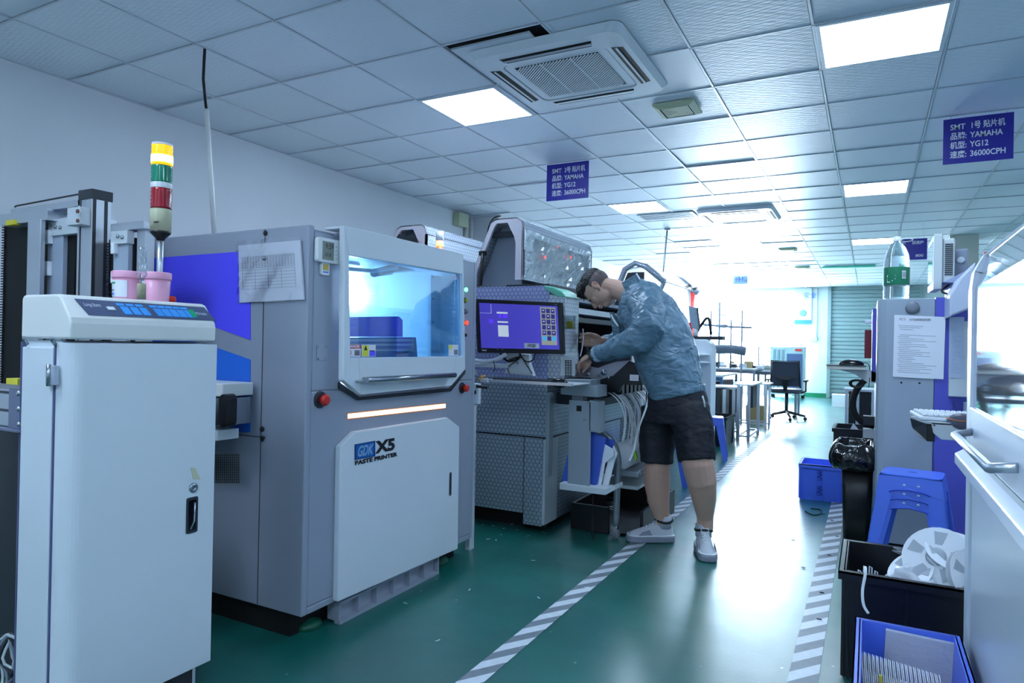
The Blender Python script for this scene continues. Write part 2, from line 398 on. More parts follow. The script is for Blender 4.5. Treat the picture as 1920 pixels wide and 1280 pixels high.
plate = MB().box((2.42, 3.07, ZC+.004), (2.9, 3.6, ZC+.014)).box((3.0, 3.01, ZC+.004), (3.03, 3.6, ZC+.014)).box((2.42, 3.6, ZC+.004), (2.99, 4.19, ZC+.014)).box((3.01, 3.6, ZC+.004), (3.59, 4.19, ZC+.014))
plate.build('cut_tile', pow_white, ceil)
MB().box((2.41, 7.81, ZC+.004), (3.59, 8.39, ZC+.014)).box((3.01, 8.41, ZC+.004), (3.59, 8.99, ZC+.014)).build('cut_tile', pow_white, ceil)

# ---- ceiling lights
lamp_m = mat('lamp_diffuser', (255, 255, 255), .5, emit=1.0)
_b = lamp_m.node_tree.nodes['Principled BSDF']; _b.inputs['Emission Color'].default_value = (*LAMPCOL, 1); _b.inputs['Emission Strength'].default_value = LAMP
names = {(3, 3.6): 'lit square ceiling panel lamp beside the big ceiling air conditioner', (7, 3.6): 'largest lit ceiling panel lamp, nearest the viewer on the right',
 (3, 7.2): 'lit ceiling panel lamp beyond the blue sign hanging over the bending man', (7, 7.2): 'lit ceiling panel lamp left of the right-hand blue sign',
 (3, 10.8): 'lit ceiling panel lamp just beyond the farther air conditioner', (7, 10.8): 'far lit ceiling panel lamp left of the water bottle',
 (3, 14.4): 'farthest lit ceiling panel lamp near the bright windows'}
for ln_, (c, y) in enumerate(LIGHTS):
    x = .6*c
    t = thing('ceiling_light', names.get((c, y), 'ceiling panel lamp outside the picture, %s by row and distance' % ORD[ln_]), 'ceiling light', (x+.3, y+.3, ZC-.004), 'ceiling panel lamps')
    fr = MB(); o4 = [(x+.01, y+.01, ZC-.004), (x+.59, y+.01, ZC-.004), (x+.59, y+.59, ZC-.004), (x+.01, y+.59, ZC-.004)]
    i4 = [(x+.03, y+.03, ZC-.004), (x+.57, y+.03, ZC-.004), (x+.57, y+.57, ZC-.004), (x+.03, y+.57, ZC-.004)]
    fr.ring(o4, i4, (0, 0, .02)).build('frame', pow_white, t)
    MB().box((x+.03, y+.03, ZC), (x+.57, y+.57, ZC+.006)).build('diffuser', lamp_m, t)

# ---- cassette air conditioner
acw = mat('air_conditioner_white', (222, 228, 234), .35)
def cassette(cx, cy, sx, sy, lab):
    t = thing('air_conditioner', lab, 'air conditioner', (cx, cy, ZC), 'ceiling air conditioners')
    zt, zb = ZC+.002, ZC-.035
    def rr(sx_, sy_, z, r): return [(cx+px, cy+py, z) for px, py in rrect(0, 0, sx_, sy_, r, 5)]
    O, O2, I = rr(sx, sy, zt, .06), rr(sx-.05, sy-.05, zb, .07), rr(.62, .60, zb, .05)
    b = MB(); n = len(O)
    o1 = [b.bm.verts.new(p) for p in O]; o2 = [b.bm.verts.new(p) for p in O2]; i1 = [b.bm.verts.new(p) for p in I]
    i2 = [b.bm.verts.new((p[0], p[1], zb+.012)) for p in I]
    for A, B in ((o1, o2), (o2, i1), (i1, i2)):
        for k in range(n): b.bm.faces.new([A[k], A[(k+1) % n], B[(k+1) % n], B[k]])
    b.build('frame', acw, t, fixn=True)
    p = MB(); p.slab(rr(.605, .585, zb+.004, .045), (0, 0, .01)).build('centre_panel', acw, t)
    p = MB(); p.box((cx-.25, cy-.24, zb+.0025), (cx+.25, cy+.24, zb+.006)).build('grille_opening', blackm, t)
    g = MB()
    for k in range(-23, 24):
        d = k*.0205; L_ = 0.5
        # diagonal slat clipped to the opening
        lo = max(-.25, -.24-d); hi = min(.25, .24-d)     # y = -(x) - d  => direction (1,-1)
        a0, a1 = max(-.25, -.24-d), min(.25, .24-d)
        if a1-a0 < .02: continue
        p0 = V((cx+a0, cy-(a0+d), 0)); p1 = V((cx+a1, cy-(a1+d), 0)); w = V((.0028, .0028, 0))
        g.slab([p0-w+V((0, 0, zb-.001)), p1-w+V((0, 0, zb-.001)), p1+w+V((0, 0, zb-.001)), p0+w+V((0, 0, zb-.001))], (0, 0, .003))
    for sx_ in (-.09, .09): g.box((cx+sx_*1.0-.003, cy-.24, zb-.003), (cx+sx_+.003, cy+.24, zb-.0012))
    g.build('grille_slats', acw, t, kind='stuff')
    for (ax, s) in (('x', -1), ('x', 1), ('y', -1), ('y', 1)):
        L_ = .27
        if ax == 'y':
            yc = cy+s*.355; c0 = [(cx-L_, yc-.03, zb-.001), (cx+L_, yc-.03, zb-.001), (cx+L_-.02, yc+.03, zb-.001), (cx-L_+.02, yc+.03, zb-.001)]
            MB().slab(c0, (0, 0, .004)).build('air_slot', blackm, t)
            MB().slab([(cx-L_+.01, yc-.012, zb-.003), (cx+L_-.01, yc-.012, zb-.003), (cx+L_-.01, yc+.012, zb-.0015), (cx-L_+.01, yc+.012, zb-.0015)], (0, 0, -.004)).build('flap', acw if s > 0 else grey2, t)
        else:
            xc = cx+s*.365; c0 = [(xc-.03, cy-L_, zb-.001), (xc-.03, cy+L_, zb-.001), (xc+.03, cy+L_-.02, zb-.001), (xc+.03, cy-L_+.02, zb-.001)]
            MB().slab(c0, (0, 0, .004)).build('air_slot', blackm, t)
            MB().slab([(xc-.01, cy-L_+.01, zb-.003), (xc+.002, cy-L_+.01, zb-.003), (xc+.002, cy+L_-.01, zb-.0015), (xc-.01, cy+L_-.01, zb-.0015)], (0, 0, -.004)).build('flap', acw, t)
    return t
cassette(2.915, 3.6, .90, .95, 'large white square ceiling air conditioner with slatted centre, nearest the viewer')
cassette(3.08, 8.33, .85, .9, 'farther white ceiling air conditioner past the blue sign, seen edge-on')
# ---- small vents
cv = mat('yellowed_vent_plastic', (196, 204, 170), .45)
def vent(cx, cy, s, lab):
    t = thing('ceiling_vent', lab, 'vent', (cx, cy, ZC-.03), 'small ceiling vents')
    o = [(cx-s, cy-s, ZC-.012), (cx+s, cy-s, ZC-.012), (cx+s, cy+s, ZC-.012), (cx-s, cy+s, ZC-.012)]; k = s*.72
    i = [(cx-k, cy-k, ZC-.03), (cx+k, cy-k, ZC-.03), (cx+k, cy+k, ZC-.03), (cx-k, cy+k, ZC-.03)]
    MB().ring(o, i, (0, 0, .012)).build('frame', cv, t)
    MB().box((cx-k, cy-k, ZC-.024), (cx+k, cy+k, ZC-.018)).build('backing', blackm, t)
    g = MB()
    for q in range(1, 9):
        a = k*q/9
        g.ring([(cx-a, cy-a, ZC-.028), (cx+a, cy-a, ZC-.028), (cx+a, cy+a, ZC-.028), (cx-a, cy+a, ZC-.028)], [(cx-a+.005, cy-a+.005, ZC-.028)]+[(cx+a-.005, cy-a+.005, ZC-.028), (cx+a-.005, cy+a-.005, ZC-.028), (cx-a+.005, cy+a-.005, ZC-.028)], (0, 0, .004))
    g.build('louvre_rings', cv, t, kind='stuff')
vent(3.315, 4.46, .135, 'small yellowed square ceiling vent right of the big air conditioner')
vent(3.3, 11.5, .13, 'small ceiling vent in the glare beyond the farther air conditioner')
vent(3.3, 14.1, .13, 'farthest small ceiling vent, beside the green ceiling strip')
# wide diffuser beside the second unit
t = thing('air_diffuser', 'pale slotted ceiling diffuser left of the farther air conditioner', 'vent', (2.2, 8.1, ZC-.02))
MB().box((1.95, 7.9, ZC-.012), (2.62, 8.25, ZC-.002)).build('frame', greyw, t)
for k in range(5): MB().box((1.98, 7.93+k*.062, ZC-.016), (2.58, 7.955+k*.062, ZC-.012)).build('slot', grey2, t)
MB().box((3.66, 14.05, ZC-.03), (4.55, 14.22, ZC-.004)).build('ceiling_strip', mat('teal_strip', (70, 190, 165), .4), label='long teal strip across the far ceiling above the roller shutter', cat='ceiling strip')

# ---- hanging signs
def sign(x0, x1, y, z0, z1, lines, lab, tilt=0):
    t = thing('hanging_sign', lab, 'sign', ((x0+x1)/2, y, z0), None)
    MB().box((x0, y-.004, z0), (x1, y+.004, z1)).build('board', navy_sign, t)
    for xx in (x0+.04, x1-.04): MB().cyl((xx, y, z1), (xx, y, ZC), .0015, 6).build('hanging_wire', alu, t)
    w, h_ = x1-x0, z1-z0
    for k, (a, b_, xa, xb, fa, fb) in enumerate(lines):
        zz = z1-h_*(.25+.205*k)
        if a: text(a, 'lettering', h_*.17, (x0+w*xa, y-.0055, zz), (1, 0, 0), (0, 0, 1), white_print, t, bold=.0009, fit=w*fa)
        if b_: text(b_, 'lettering', h_*.175, (x0+w*xb, y-.0055, zz), (1, 0, 0), (0, 0, 1), white_print, t, bold=.0009, fit=w*fb)
a = ony(1026, 309, 5.4); b = ony(1103, 370, 5.4)
sign(a.x, b.x, 5.4, b.z-.002, a.z-.005, [('SMT', '3号 贴片机', .13, .43, .23, .49), ('品牌:', 'YAMAHA', .13, .43, .25, .46), ('机型:', 'YG12', .13, .43, .25, .27), ('速度:', '36000CPH', .13, .43, .25, .5)], 'navy blue hanging sign above the bending man, lettered 3号')
a = ony(1769, 222, 5.4); b = ony(1900, 297, 5.4)
sign(a.x, b.x, 5.4, b.z, a.z-.012, [('SMT', '1号 贴片机', .1, .39, .22, .49), ('品牌:', 'YAMAHA', .1, .39, .24, .46), ('机型:', 'YG12', .1, .39, .24, .26), ('速度:', '36000CPH', .1, .39, .24, .5)], 'larger navy blue hanging sign at upper right, lettered 1号')
a = ony(1682, 449, 9.6); b = ony(1738, 486, 9.6)
sign(a.x, b.x, 9.6, b.z, a.z, [('SMT', '回流炉', .1, .5, .2, .38), ('', '', 0, 0, 0, 0), ('', '', 0, 0, 0, 0), ('', '800', .1, .62, .2, .26)], 'small far navy sign partly hidden behind the water bottle')
a = ony(1375, 515, 14.5); b = ony(1402, 532, 14.5)
t = thing('hanging_sign', 'pale faint hanging sign in front of the bright windows', 'sign', ((a.x+b.x)/2, 14.5, b.z))
MB().box((a.x, 14.495, b.z), (b.x, 14.505, a.z)).build('board', mat('pale_sign', (150, 185, 225), .5), t)
text('待检区', 'lettering', .13, (a.x+.03, 14.49, (a.z+b.z)/2-.04), (1, 0, 0), (0, 0, 1), navy_sign, t)
MB().cyl((.5*(a.x+b.x), 14.5, a.z), (.5*(a.x+b.x), 14.5, ZC), .003, 6).build('hanging_wire', alu, t)

# ---- floor tapes with slanted stripes
tw = mat('white_floor_tape', (206, 214, 222), .45, noise_amt=.08, nscale=30); tg = mat('grey_floor_tape', (118, 128, 138), .5, noise_amt=.12, nscale=30)
def tape(x, y0, y1, w, lab):
    t = thing('floor_tape', lab, 'floor tape', (x, (y0+y1)/2, 0), 'striped floor tapes')
    a, b = MB(), MB(); p = .085; y = y0; k = 0
    while y < y1:
        for q, M_ in ((0, a), (1, b)):
            ya = y+q*p
            M_.slab([(x-w/2, ya, .001), (x+w/2, ya+.13, .001), (x+w/2, ya+p+.13, .001), (x-w/2, ya+p, .001)], (0, 0, .001))
        y += 2*p
    a.build('white_stripes', tw, t, kind='stuff'); b.build('grey_stripes', tg, t, kind='stuff')
tape(3.24, 1.6, 12.0, .085, 'white and grey striped floor tape along the left side of the aisle, under the man')
tape(4.275, 1.6, 6.5, .10, 'white and grey striped floor tape on the right of the aisle beside the black crate')

# ---- poster, junction box and red pipe at the far end
a = ony(1491, 540, 18.86); b = ony(1521, 607, 18.86)
t = thing('wall_poster', 'tall pale poster with blue foot on the far wall between window and shutter', 'poster', ((a.x+b.x)/2, 18.86, b.z))
MB().box((a.x, 18.86, b.z), (b.x, 18.88, a.z)).build('sheet', mat('pale_poster', (206, 222, 218), .6), t)
MB().box((a.x, 18.855, b.z), (b.x, 18.86, b.z+.1)).build('blue_band', mat('poster_blue', (70, 140, 205), .6), t)
MB().lathe(((a.x+b.x)/2, 18.853, b.z+.28), [(.06, 0), (.085, .003), (.085, .006), (.06, .007)], 20, 'y').build('round_picture', mat('poster_teal', (120, 180, 180), .6), t)
text('安全', 'lettering', .16, (b.x-.2, 18.855, a.z-.25), (1, 0, 0), (0, 0, 1), mid_blue, t)
a = ony(1521, 633, 18.85)
t = thing('junction_box', 'small cream switch box on a thin conduit on the far wall', 'switch box', (a.x, 18.85, a.z-.08))
MB().box((a.x-.06, 18.83, a.z-.08), (a.x+.14, 18.9, a.z+.02)).build('box', cv, t, bevel=.006)
MB().cyl((a.x+.12, 18.88, a.z), (a.x+.12, 18.88, ZC), .012, 8).build('conduit', pow_white, t)
MB().cyl((.12, 18.8, 0), (.12, 18.8, ZC), .055, 14).build('red_pipe', red_pl, label='red vertical pipe in the far left corner by the window', cat='pipe')
# ---- conduits at the left wall
t = thing('cable_drop', 'white conduit with black cable dropping from the ceiling behind the paste printer', 'cable', (1.2, 2.46, 1.6))
p0 = V((1.2, 2.46, ZC)); p1 = ony(387, 205, 2.47); p2 = ony(402, 440, 2.5)
MB().tube([p0, p0+V((-.003, 0, -.06)), V((1.193, 2.46, (p0.z+p1.z)/2)), p1], .008, 8).build('black_cable', rubber, t)
MB().tube([p1, p2], .014, 10).build('white_conduit', pow_cream, t)
t = thing('junction_box', 'cream junction box with two pipes high on the left wall by the corner', 'junction box', (.05, 6.95, 2.0))
MB().box((.002, 6.82, 2.62), (.09, 7.02, 2.78)).build('box', cv, t, bevel=.005)
for k in (0, 1): MB().cyl((.03, 7.08+.1*k, 1.0), (.03, 7.08+.1*k, 2.78), .028, 10).build('pipe', pow_cream, t)
MB().tube(bez((.4, 7.28, 2.79), (.2, 7.27, 2.8), (.18, 7.27, 2.6), (.2, 7.27, 1.6), 12), .008, 6).build('wall_cable', rubber, label='black cable looping down the corner pillar behind the machine hoods', cat='cable')
t = thing('ceiling_rod', 'thin grey rod hanging from the ceiling beyond the bending man', 'rod', (1.98, 9.0, 1.9))
MB().cyl((2.03, 9, ZC), (1.96, 9.0, 1.9), .012, 8).build('rod', alu, t)
MB().cyl((2.03, 9, ZC-.02), (2.03, 9, ZC), .04, 12).build('ceiling_rose', alu, t)
# ================================================================ left row: paste printer
def poly_x(pts, x): return [onx(a, b, x) for a, b in pts]
def poly_y(pts, y): return [ony(a, b, y) for a, b in pts]
FX0 = 2.5
P = thing('paste_printer', 'large grey solder paste printer with blue side panels and a lit blue window', 'machine', (1.85, 2.62, 0))
y0, y1, zb, zt = 1.97, 3.265, .10, 1.66
b = MB()
b.box((1.2, y0, zb), (2.5, y0+.03, zt)).box((1.2, y1-.03, zb), (2.5, y1, zt))
b.box((1.2, y0+.03, zb), (1.23, y1-.03, zt)).box((1.23, y0+.03, zb), (2.5, y1-.03, zb+.03)).box((1.23, y0+.03, zt-.03), (2.44, y1-.03, zt))
# front around the opening (opening y 2.17..3.09, z 1.0..1.60)
b.box((2.46, y0+.03, zb+.03), (2.5, y1-.03, .995)).box((2.46, y0+.03, .995), (2.5, 2.17, zt-.02)).box((2.46, 3.09, .995), (2.5, y1-.03, zt)).box((2.44, 2.17, 1.60), (2.5, 3.09, zt))
b.build('body', grey_paint, P, bevel=.006)
gap = mat('seam_black', (40, 44, 52), .6)
for (ax, ay, bx, by) in ((497, 430, 499, 1137), (400, 809, 497, 813)):
    p, q = ony(ax, ay, y0-.001), ony(bx, by, y0-.001)
    if abs(p.x-q.x) < .1: MB().box((p.x-.0015, y0-.0015, q.z), (p.x+.0015, y0+.001, p.z)).build('seam', gap, P)
    else: MB().box((1.2, y0-.0015, p.z-.0015), (q.x, y0+.001, p.z+.0015)).build('seam', gap, P)
MB().slab(poly_y([(230, 488), (446, 472), (470, 474), (470, 637), (397, 611), (230, 566)], y0-.001), (0, -.003, 0)).build('violet_panel', deep_blue, P)
MB().slab(poly_y([(250, 610), (397, 648), (470, 674), (470, 810), (250, 806)], y0-.001), (0, -.003, 0)).build('blue_panel', mid_blue, P)
for (px, py) in ((492, 804), (492, 822), (498, 437)):
    c = ony(px, py, y0-.001); MB().lathe(c, [(.011, 0), (.011, -.004), (.004, -.006)], 14, 'y').build('lock_knob', blackpl, P)
g = MB()
for i in range(14):
    for j in range(12):
        px, py = 398+i*3.8, 853+j*4.6; c = ony(px, py, y0-.0012); g.cbox(c, (.0075, .001, .0085))
g.build('vent_holes', mat('vent_hole', (72, 78, 74), .7), P, kind='stuff')
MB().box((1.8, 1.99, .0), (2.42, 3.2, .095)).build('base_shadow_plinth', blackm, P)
# front fittings -----------------------------------------------------
def lens(name, px, py, r, m1, parent, x=2.5, ring=None, proud=.018):
    c = onx(px, py, x)
    MB().lathe(c, [(r*1.25, 0), (r*1.25, .006), (r*1.0, .008)], 18, 'x').build(name+'_bezel', ring or blackpl, parent)
    MB().lathe(c, [(r*.95, .006), (r*.95, proud), (r*.6, proud+.003)], 18, 'x').build(name, m1, parent)
lens('green_lamp', 870, 543, .012, mat('lit_green', (190, 255, 220), .3, emit=2.2, ecol=(90, 255, 170)), P, ring=mat('green_bezel', (20, 130, 90), .4))
lens('yellow_button', 871, 563, .012, mat('yellow_button_cap', (170, 175, 60), .3), P)
lens('grey_button', 871, 584, .012, mat('grey_button_cap', (120, 130, 145), .3, metal=.5), P)
lens('red_lamp', 871, 605, .012, mat('lit_red', (255, 70, 40), .3, emit=2.5, ecol=(255, 40, 20)), P)
lens('key_switch', 869, 628, .010, blackpl, P)
MB().tube([onx(870, 632, 2.53)+V((0, .012*math.sin(a), -.01+.014*math.cos(a))) for a in [k*PI/6 for k in range(12)]], .002, 6, closed=True).build('key_ring', steel, P)
def estop(px, py, r, parent, x=2.5):
    c = onx(px, py, x)
    MB().lathe(c, [(r*1.55, 0), (r*1.5, .004), (r*1.25, .004)], 22, 'x').build('stop_collar', darkg, parent)
    MB().lathe(c, [(r*.6, .003), (r*.6, .02), (r, .022), (r, .034), (r*.7, .04)], 22, 'x').build('stop_button', red_pl, parent)
estop(600, 749, .023, P); estop(866, 727, .02, P)
c = onx(603, 661, 2.5)
s4 = MB().box((2.5, c.y-.03, c.z-.032), (2.504, c.y+.03, c.z+.032)).build('cover_plate', grey_paint, P, bevel=.002)
for dy in (-.023, .023):
    for dz in (-.025, .025): MB().lathe((2.504, c.y+dy, c.z+dz), [(.004, 0), (.003, .003)], 10, 'x').build('screw', steel, s4)
# glowing bar
bar = poly_x([(652, 776), (834, 757), (834, 764), (652, 784)], 2.5)
MB().slab(bar, (.004, 0, 0)).build('light_bar', mat('warm_light_bar', (255, 245, 225), .4, emit=3.0, ecol=(255, 228, 190)), P)
MB().slab(poly_x([(650, 774), (836, 755), (836, 766), (650, 787)], 2.5), (.0015, 0, 0)).build('bar_trim', mat('bronze_trim', (190, 130, 90), .5), P)
# lower door
door = MB().slab(poly_x([(628, 836), (657, 808), (831, 782), (853, 799), (850, 1027), (623, 1126)], 2.5), (.03, 0, 0)).build('door', pow_white, P, bevel=.005)
c = onx(844, 907, 2.53)
MB().slab([(2.53, c.y+a, c.z+b_) for a, b_ in rrect(0, 0, .022, .125, .01)], (.002, 0, 0)).build('recessed_handle', steel, door)
MB().slab([(2.532, c.y+a, c.z+b_) for a, b_ in rrect(0, 0, .012, .105, .005)], (.001, 0, 0)).build('handle_hollow', darkg, door)
lg = poly_x([(665, 833), (703, 826), (703, 855), (665, 862)], 2.531)
MB().slab(lg, (.001, 0, 0)).build('logo_plate', mat('logo_blue', (24, 105, 185), .3), door)
MB().ring(lg, [lg[0]*.94+lg[2]*.06, lg[1]*.94+lg[3]*.06, lg[2]*.94+lg[0]*.06, lg[3]*.94+lg[1]*.06], (.0018, 0, 0)).build('logo_edge', mat('logo_dark', (16, 55, 125), .3), door)
a = onx(669, 856, 2.5335); b_ = onx(701, 848, 2.5335)
text('GDK', 'lettering', .062, a, (0, 1, 0), (0, 0, 1), mat('logo_silver', (140, 175, 215), .35), door, bold=.002, shear=.35, fit=(b_.y-a.y))
a = onx(706, 852, 2.532); b_ = onx(740, 846, 2.532)
text('X5', 'lettering', .072, a+V((0, 0, .008)), (0, 1, 0), (0, 0, 1), black_print, door, bold=.0035, fit=(b_.y-a.y))
a = onx(665, 872, 2.532); b_ = onx(745, 859, 2.532)
text('PASTE PRINTER', 'lettering', .025, a, (0, 1, 0), (0, 0, 1), black_print, door, bold=.0012, fit=(b_.y-a.y))
# white window cover, proud of the body
XC = 2.53
outer = [(636, 426), (860, 479), (864, 690), (838, 722), (667, 739), (634, 712)]
oo = poly_x(outer, XC); hole = poly_x([(644, 479), (858, 514), (861, 667), (846, 668), (662, 670), (647, 671)], XC)
cv_ = MB().ring(oo, hole, (.03, 0, 0))
cv_.slab([V((2.45, oo[0].y, 1.675)), V((2.56, oo[0].y, 1.675)), V((2.56, oo[1].y, 1.675)), V((2.45, oo[1].y, 1.675))], (0, 0, -.012))
cover = cv_.build('window_cover', pow_white, P, bevel=.003)
pg = glassmat('blue_window_sheet', (.50, .80, 1.0), .06)
MB().slab([hole[0], hole[1], hole[2], hole[5]], (.012, 0, 0)).build('blue_window', pg, cover)
a = onx(688, 712, 2.60); b_ = onx(853, 703, 2.60)
zh = (a.z+b_.z)/2
MB().cyl((2.60, a.y, zh), (2.60, b_.y, zh), .0125, 16).build('handle_bar', steel, cover)
for yy in (a.y+.03, b_.y-.04): MB().box((2.555, yy-.012, zh-.010), (2.60, yy+.012, zh+.010)).build('handle_bracket', steel, cover)
MB().box((2.565, a.y-.03, zh-.006), (2.575, b_.y, zh+.0)).build('handle_shadow_plate', greyw, cover)
def sticker(pts, x, header, hcol, words, parent, body=(225, 225, 235)):
    q = poly_x(pts, x); MB().slab(q, (.0008, 0, 0)).build('sticker', mat('sticker_%d_%d_%d' % body, body, .5), parent)
    h1 = [q[0], q[1], q[1]*.68+q[2]*.32, q[0]*.68+q[3]*.32]
    MB().slab([v+V((.0009, 0, 0)) for v in h1], (.0006, 0, 0)).build('sticker_band', mat('sticker_band_%d_%d_%d' % hcol, hcol, .5), parent)
    text(header, 'lettering', .016, q[0]*.76+q[3]*.24+V((.002, .006, 0)), (0, 1, 0), (0, 0, 1), white_print, parent, bold=.0005, fit=(q[1].y-q[0].y)*.85)
    for k in range(4):
        p = q[0]*(.5-.11*k)+q[3]*(.5+.11*k)+V((.001, 0, 0)); w_ = (q[1].y-q[0].y)
        MB().box((p.x, p.y+w_*.55, p.z-.002), (p.x+.0006, p.y+w_*.93, p.z+.002)).build('printed_line', black_print, parent)
    c_ = q[0]*.3+q[2]*.1+q[3]*.6+V((.0012, .004, 0))
    return q, c_
xs = XC+.0125
q, c_ = sticker([(650, 646), (676, 646), (676, 669), (650, 669)], xs, 'DANGER', (205, 60, 60), '', cover)
MB().tube([c_+V((0, .013*math.cos(t_), .012*math.sin(t_)+.002)) for t_ in [k*PI/7 for k in range(14)]], .0016, 4, closed=True).build('prohibition_ring', red_pl, cover)
q, c_ = sticker([(678, 646), (704, 646), (704, 668), (678, 669)], xs, '', (225, 225, 235), '', cover)
MB().slab([q[0]*.95+q[3]*.05+V((.0016, .004, 0)), (q[0]+q[1])/2*.95+(q[2]+q[3])/2*.05+V((.0016, -.002, 0)), (q[0]+q[1])/2*.05+(q[2]+q[3])/2*.95+V((.0016, -.002, 0)), q[0]*.05+q[3]*.95+V((.0016, .004, 0))], (.0006, 0, 0)).build('yellow_warning', mat('warning_yellow', (225, 225, 70), .5), cover)
c2 = q[0]*.55+q[3]*.45+V((.0028, .012, 0))
MB().slab([c2, c2+V((0, .022, 0)), c2+V((0, .011, .022))], (.0004, 0, 0)).build('warning_triangle', black_print, cover)
MB().slab([(q[0]+q[1])/2*.45+(q[2]+q[3])/2*.55+V((.0018, .004, 0)), q[1]*.45+q[2]*.55+V((.0018, -.004, 0)), q[1]*.05+q[2]*.95+V((.0018, -.004, 0)), (q[0]+q[1])/2*.05+(q[2]+q[3])/2*.95+V((.0018, .004, 0))], (.0006, 0, 0)).build('blue_square', deep_blue, cover)
q, c_ = sticker([(841, 646), (859, 646), (859, 666), (841, 667)], xs, '', (225, 225, 235), '', cover)
MB().slab([q[0]+V((.0016, .002, -.002)), q[0]*.6+q[1]*.4+V((.0016, 0, -.002)), q[0]*.36+q[1]*.24+q[3]*.4+V((.0016, 0, 0)), q[0]*.6+q[3]*.4+V((.0016, .002, 0))], (.0006, 0, 0)).build('yellow_warning', MC['warning_yellow'], cover)
# open slot below the cover: dark edge
MB().slab(poly_x([(630, 716), (668, 744), (838, 727), (868, 694), (866, 700), (840, 733), (665, 750), (630, 728)], 2.49), (.02, 0, 0)).build('slot_edge', darkg, P)
MB().box((2.462, 2.2, .985), (2.502, 3.05, 1.0)).build('slot_sill', greyw, P)
# interior
inw = mat('printer_interior', (205, 215, 225), .5)
it = MB()
it.box((1.62, 2.02, 1.0), (1.64, 3.2, 1.62)).box((1.64, 2.005, 1.0), (2.43, 2.02, 1.62)).box((1.64, 3.2, 1.0), (2.43, 3.215, 1.62)).box((1.64, 2.02, .97), (2.43, 3.2, .985)).box((1.64, 2.02, 1.61), (2.43, 3.2, 1.62))
it.build('inner_walls', inw, P)
def inside(name, pts, x, m_, th=.03): return MB().slab(poly_x(pts, x), (-th, 0, 0)).build(name, m_, P)
inside('screen_frame', [(640, 594), (748, 593), (755, 600), (755, 631), (640, 631)], 2.28, mat('inner_blue_panel', (60, 60, 215), .3), .02)
inside('work_table', [(640, 633), (780, 632), (783, 672), (640, 672)], 2.33, mat('inner_table_blue', (45, 95, 150), .4), .25)
for k, (a_, b2) in enumerate(((636, 640), (645, 648), (655, 658))): inside('table_rail', [(644, a_), (776, a_-1), (776, b2), (644, b2)], 2.345, alu, .015)
inside('side_panel', [(808, 515), (842, 520), (842, 668), (808, 668)], 2.3, inw, .02)
for py in (519, 560, 604): 
    c = onx(812, py, 2.301); MB().lathe(c, [(.005, 0), (.004, .004)], 8, 'x').build('panel_screw', darkg, P)
MB().tube([onx(700, 512, 2.2), onx(740, 503, 2.2), onx(790, 500, 2.15)], .022, 8).build('gantry_arm', mat('gantry_dark', (60, 70, 90), .4), P)
MB().tube([onx(645, 503, 2.25), onx(700, 508, 2.25), onx(745, 502, 2.25)], .010, 8).build('inner_cable', greyw, P)
inside('squeegee_head', [(708, 505), (735, 503), (737, 514), (712, 518)], 2.2, greyw, .06)
inside('lamp_box', [(650, 484), (675, 488), (675, 498), (650, 494)], 2.1, inw, .1)
c = onx(664, 552, 1.66)
MB().lathe(c, [(.07, -.01), (.07, .02), (.055, .03)], 24, 'x').build('inner_work_lamp', mat('work_lamp_glow', (255, 255, 250), .3, emit=60.0, ecol=(255, 252, 235)), P)
MB().box((1.7, 2.3, 1.585), (1.76, 3.0, 1.605)).build('inner_tube_lamp', mat('tube_lamp_glow', (255, 255, 255), .3, emit=26.0, ecol=(215, 235, 255)), P)
# feet
def foot(px, py):
    c = onz(px, py, 0); c = V((2.40, c.y, 0))
    MB().lathe(c, [(.065, 0), (.062, .02), (.03, .035), (.013, .04), (.013, .13)], 20).build('levelling_foot', mat('green_cast_foot', (20, 90, 70), .4), P)
foot(590, 1178); foot(838, 1058)
# grey pallet frame under the printer
t = thing('plastic_pallet', 'grey ribbed plastic pallet pushed under the white door of the paste printer', 'pallet', (2.4, 2.55, 0))
a, b_ = 2.18, 2.92; x_ = 2.50
pm = mat('grey_pallet_plastic', (150, 158, 172), .45)
MB().box((x_-.02, a, .085), (x_+.012, b_, .095)).box((x_-.02, a, 0), (x_+.012, b_, .012)).box((x_-.06, a, .012), (x_-.02, b_, .10)).build('rail', pm, t)
for k in range(7): MB().box((x_-.02, a+(b_-a)*k/6-.004, .012), (x_+.008, a+(b_-a)*k/6+.004, .086)).build('rib', pm, t)
# thermometer clock
c0 = onx(612, 471, 2.5)
t = thing('digital_clock', 'white digital thermometer clock reading 9:59 on the corner of the paste printer', 'clock', (2.5, c0.y, c0.z-.045))
pts = [(2.5, c0.y+a, c0.z+b_) for a, b_ in rrect(0, 0, .138, .10, .014)]
MB().slab(pts, (.022, 0, 0)).build('case', mat('white_abs', (226, 230, 232), .35), t, bevel=.003)
MB().box((2.522, c0.y-.044, c0.z-.038), (2.524, c0.y+.018, c0.z+.036)).build('screen', mat('lcd', (128, 138, 128), .3), t)
text('9:59', 'lettering', .032, (2.5245, c0.y-.032, c0.z+.006), (0, 1, 0), (0, 0, 1), black_print, t, fit=.046)
text('25.8', 'lettering', .02, (2.5245, c0.y-.035, c0.z-.024), (0, 1, 0), (0, 0, 1), black_print, t, fit=.036)
for k in range(4): MB().box((2.522, c0.y+.03, c0.z+.018-.016*k), (2.525, c0.y+.036, c0.z+.022-.016*k)).build('button', greyw, t)
c0 = onx(607, 504, 2.5)
t = thing('small_tag', 'tiny square white tag below the digital clock', 'tag', (2.5, c0.y, c0.z-.02))
MB().slab([(2.5, c0.y+a, c0.z+b_) for a, b_ in rrect(0, 0, .045, .05, .006)], (.01, 0, 0)).build('case', MC['white_abs'], t)
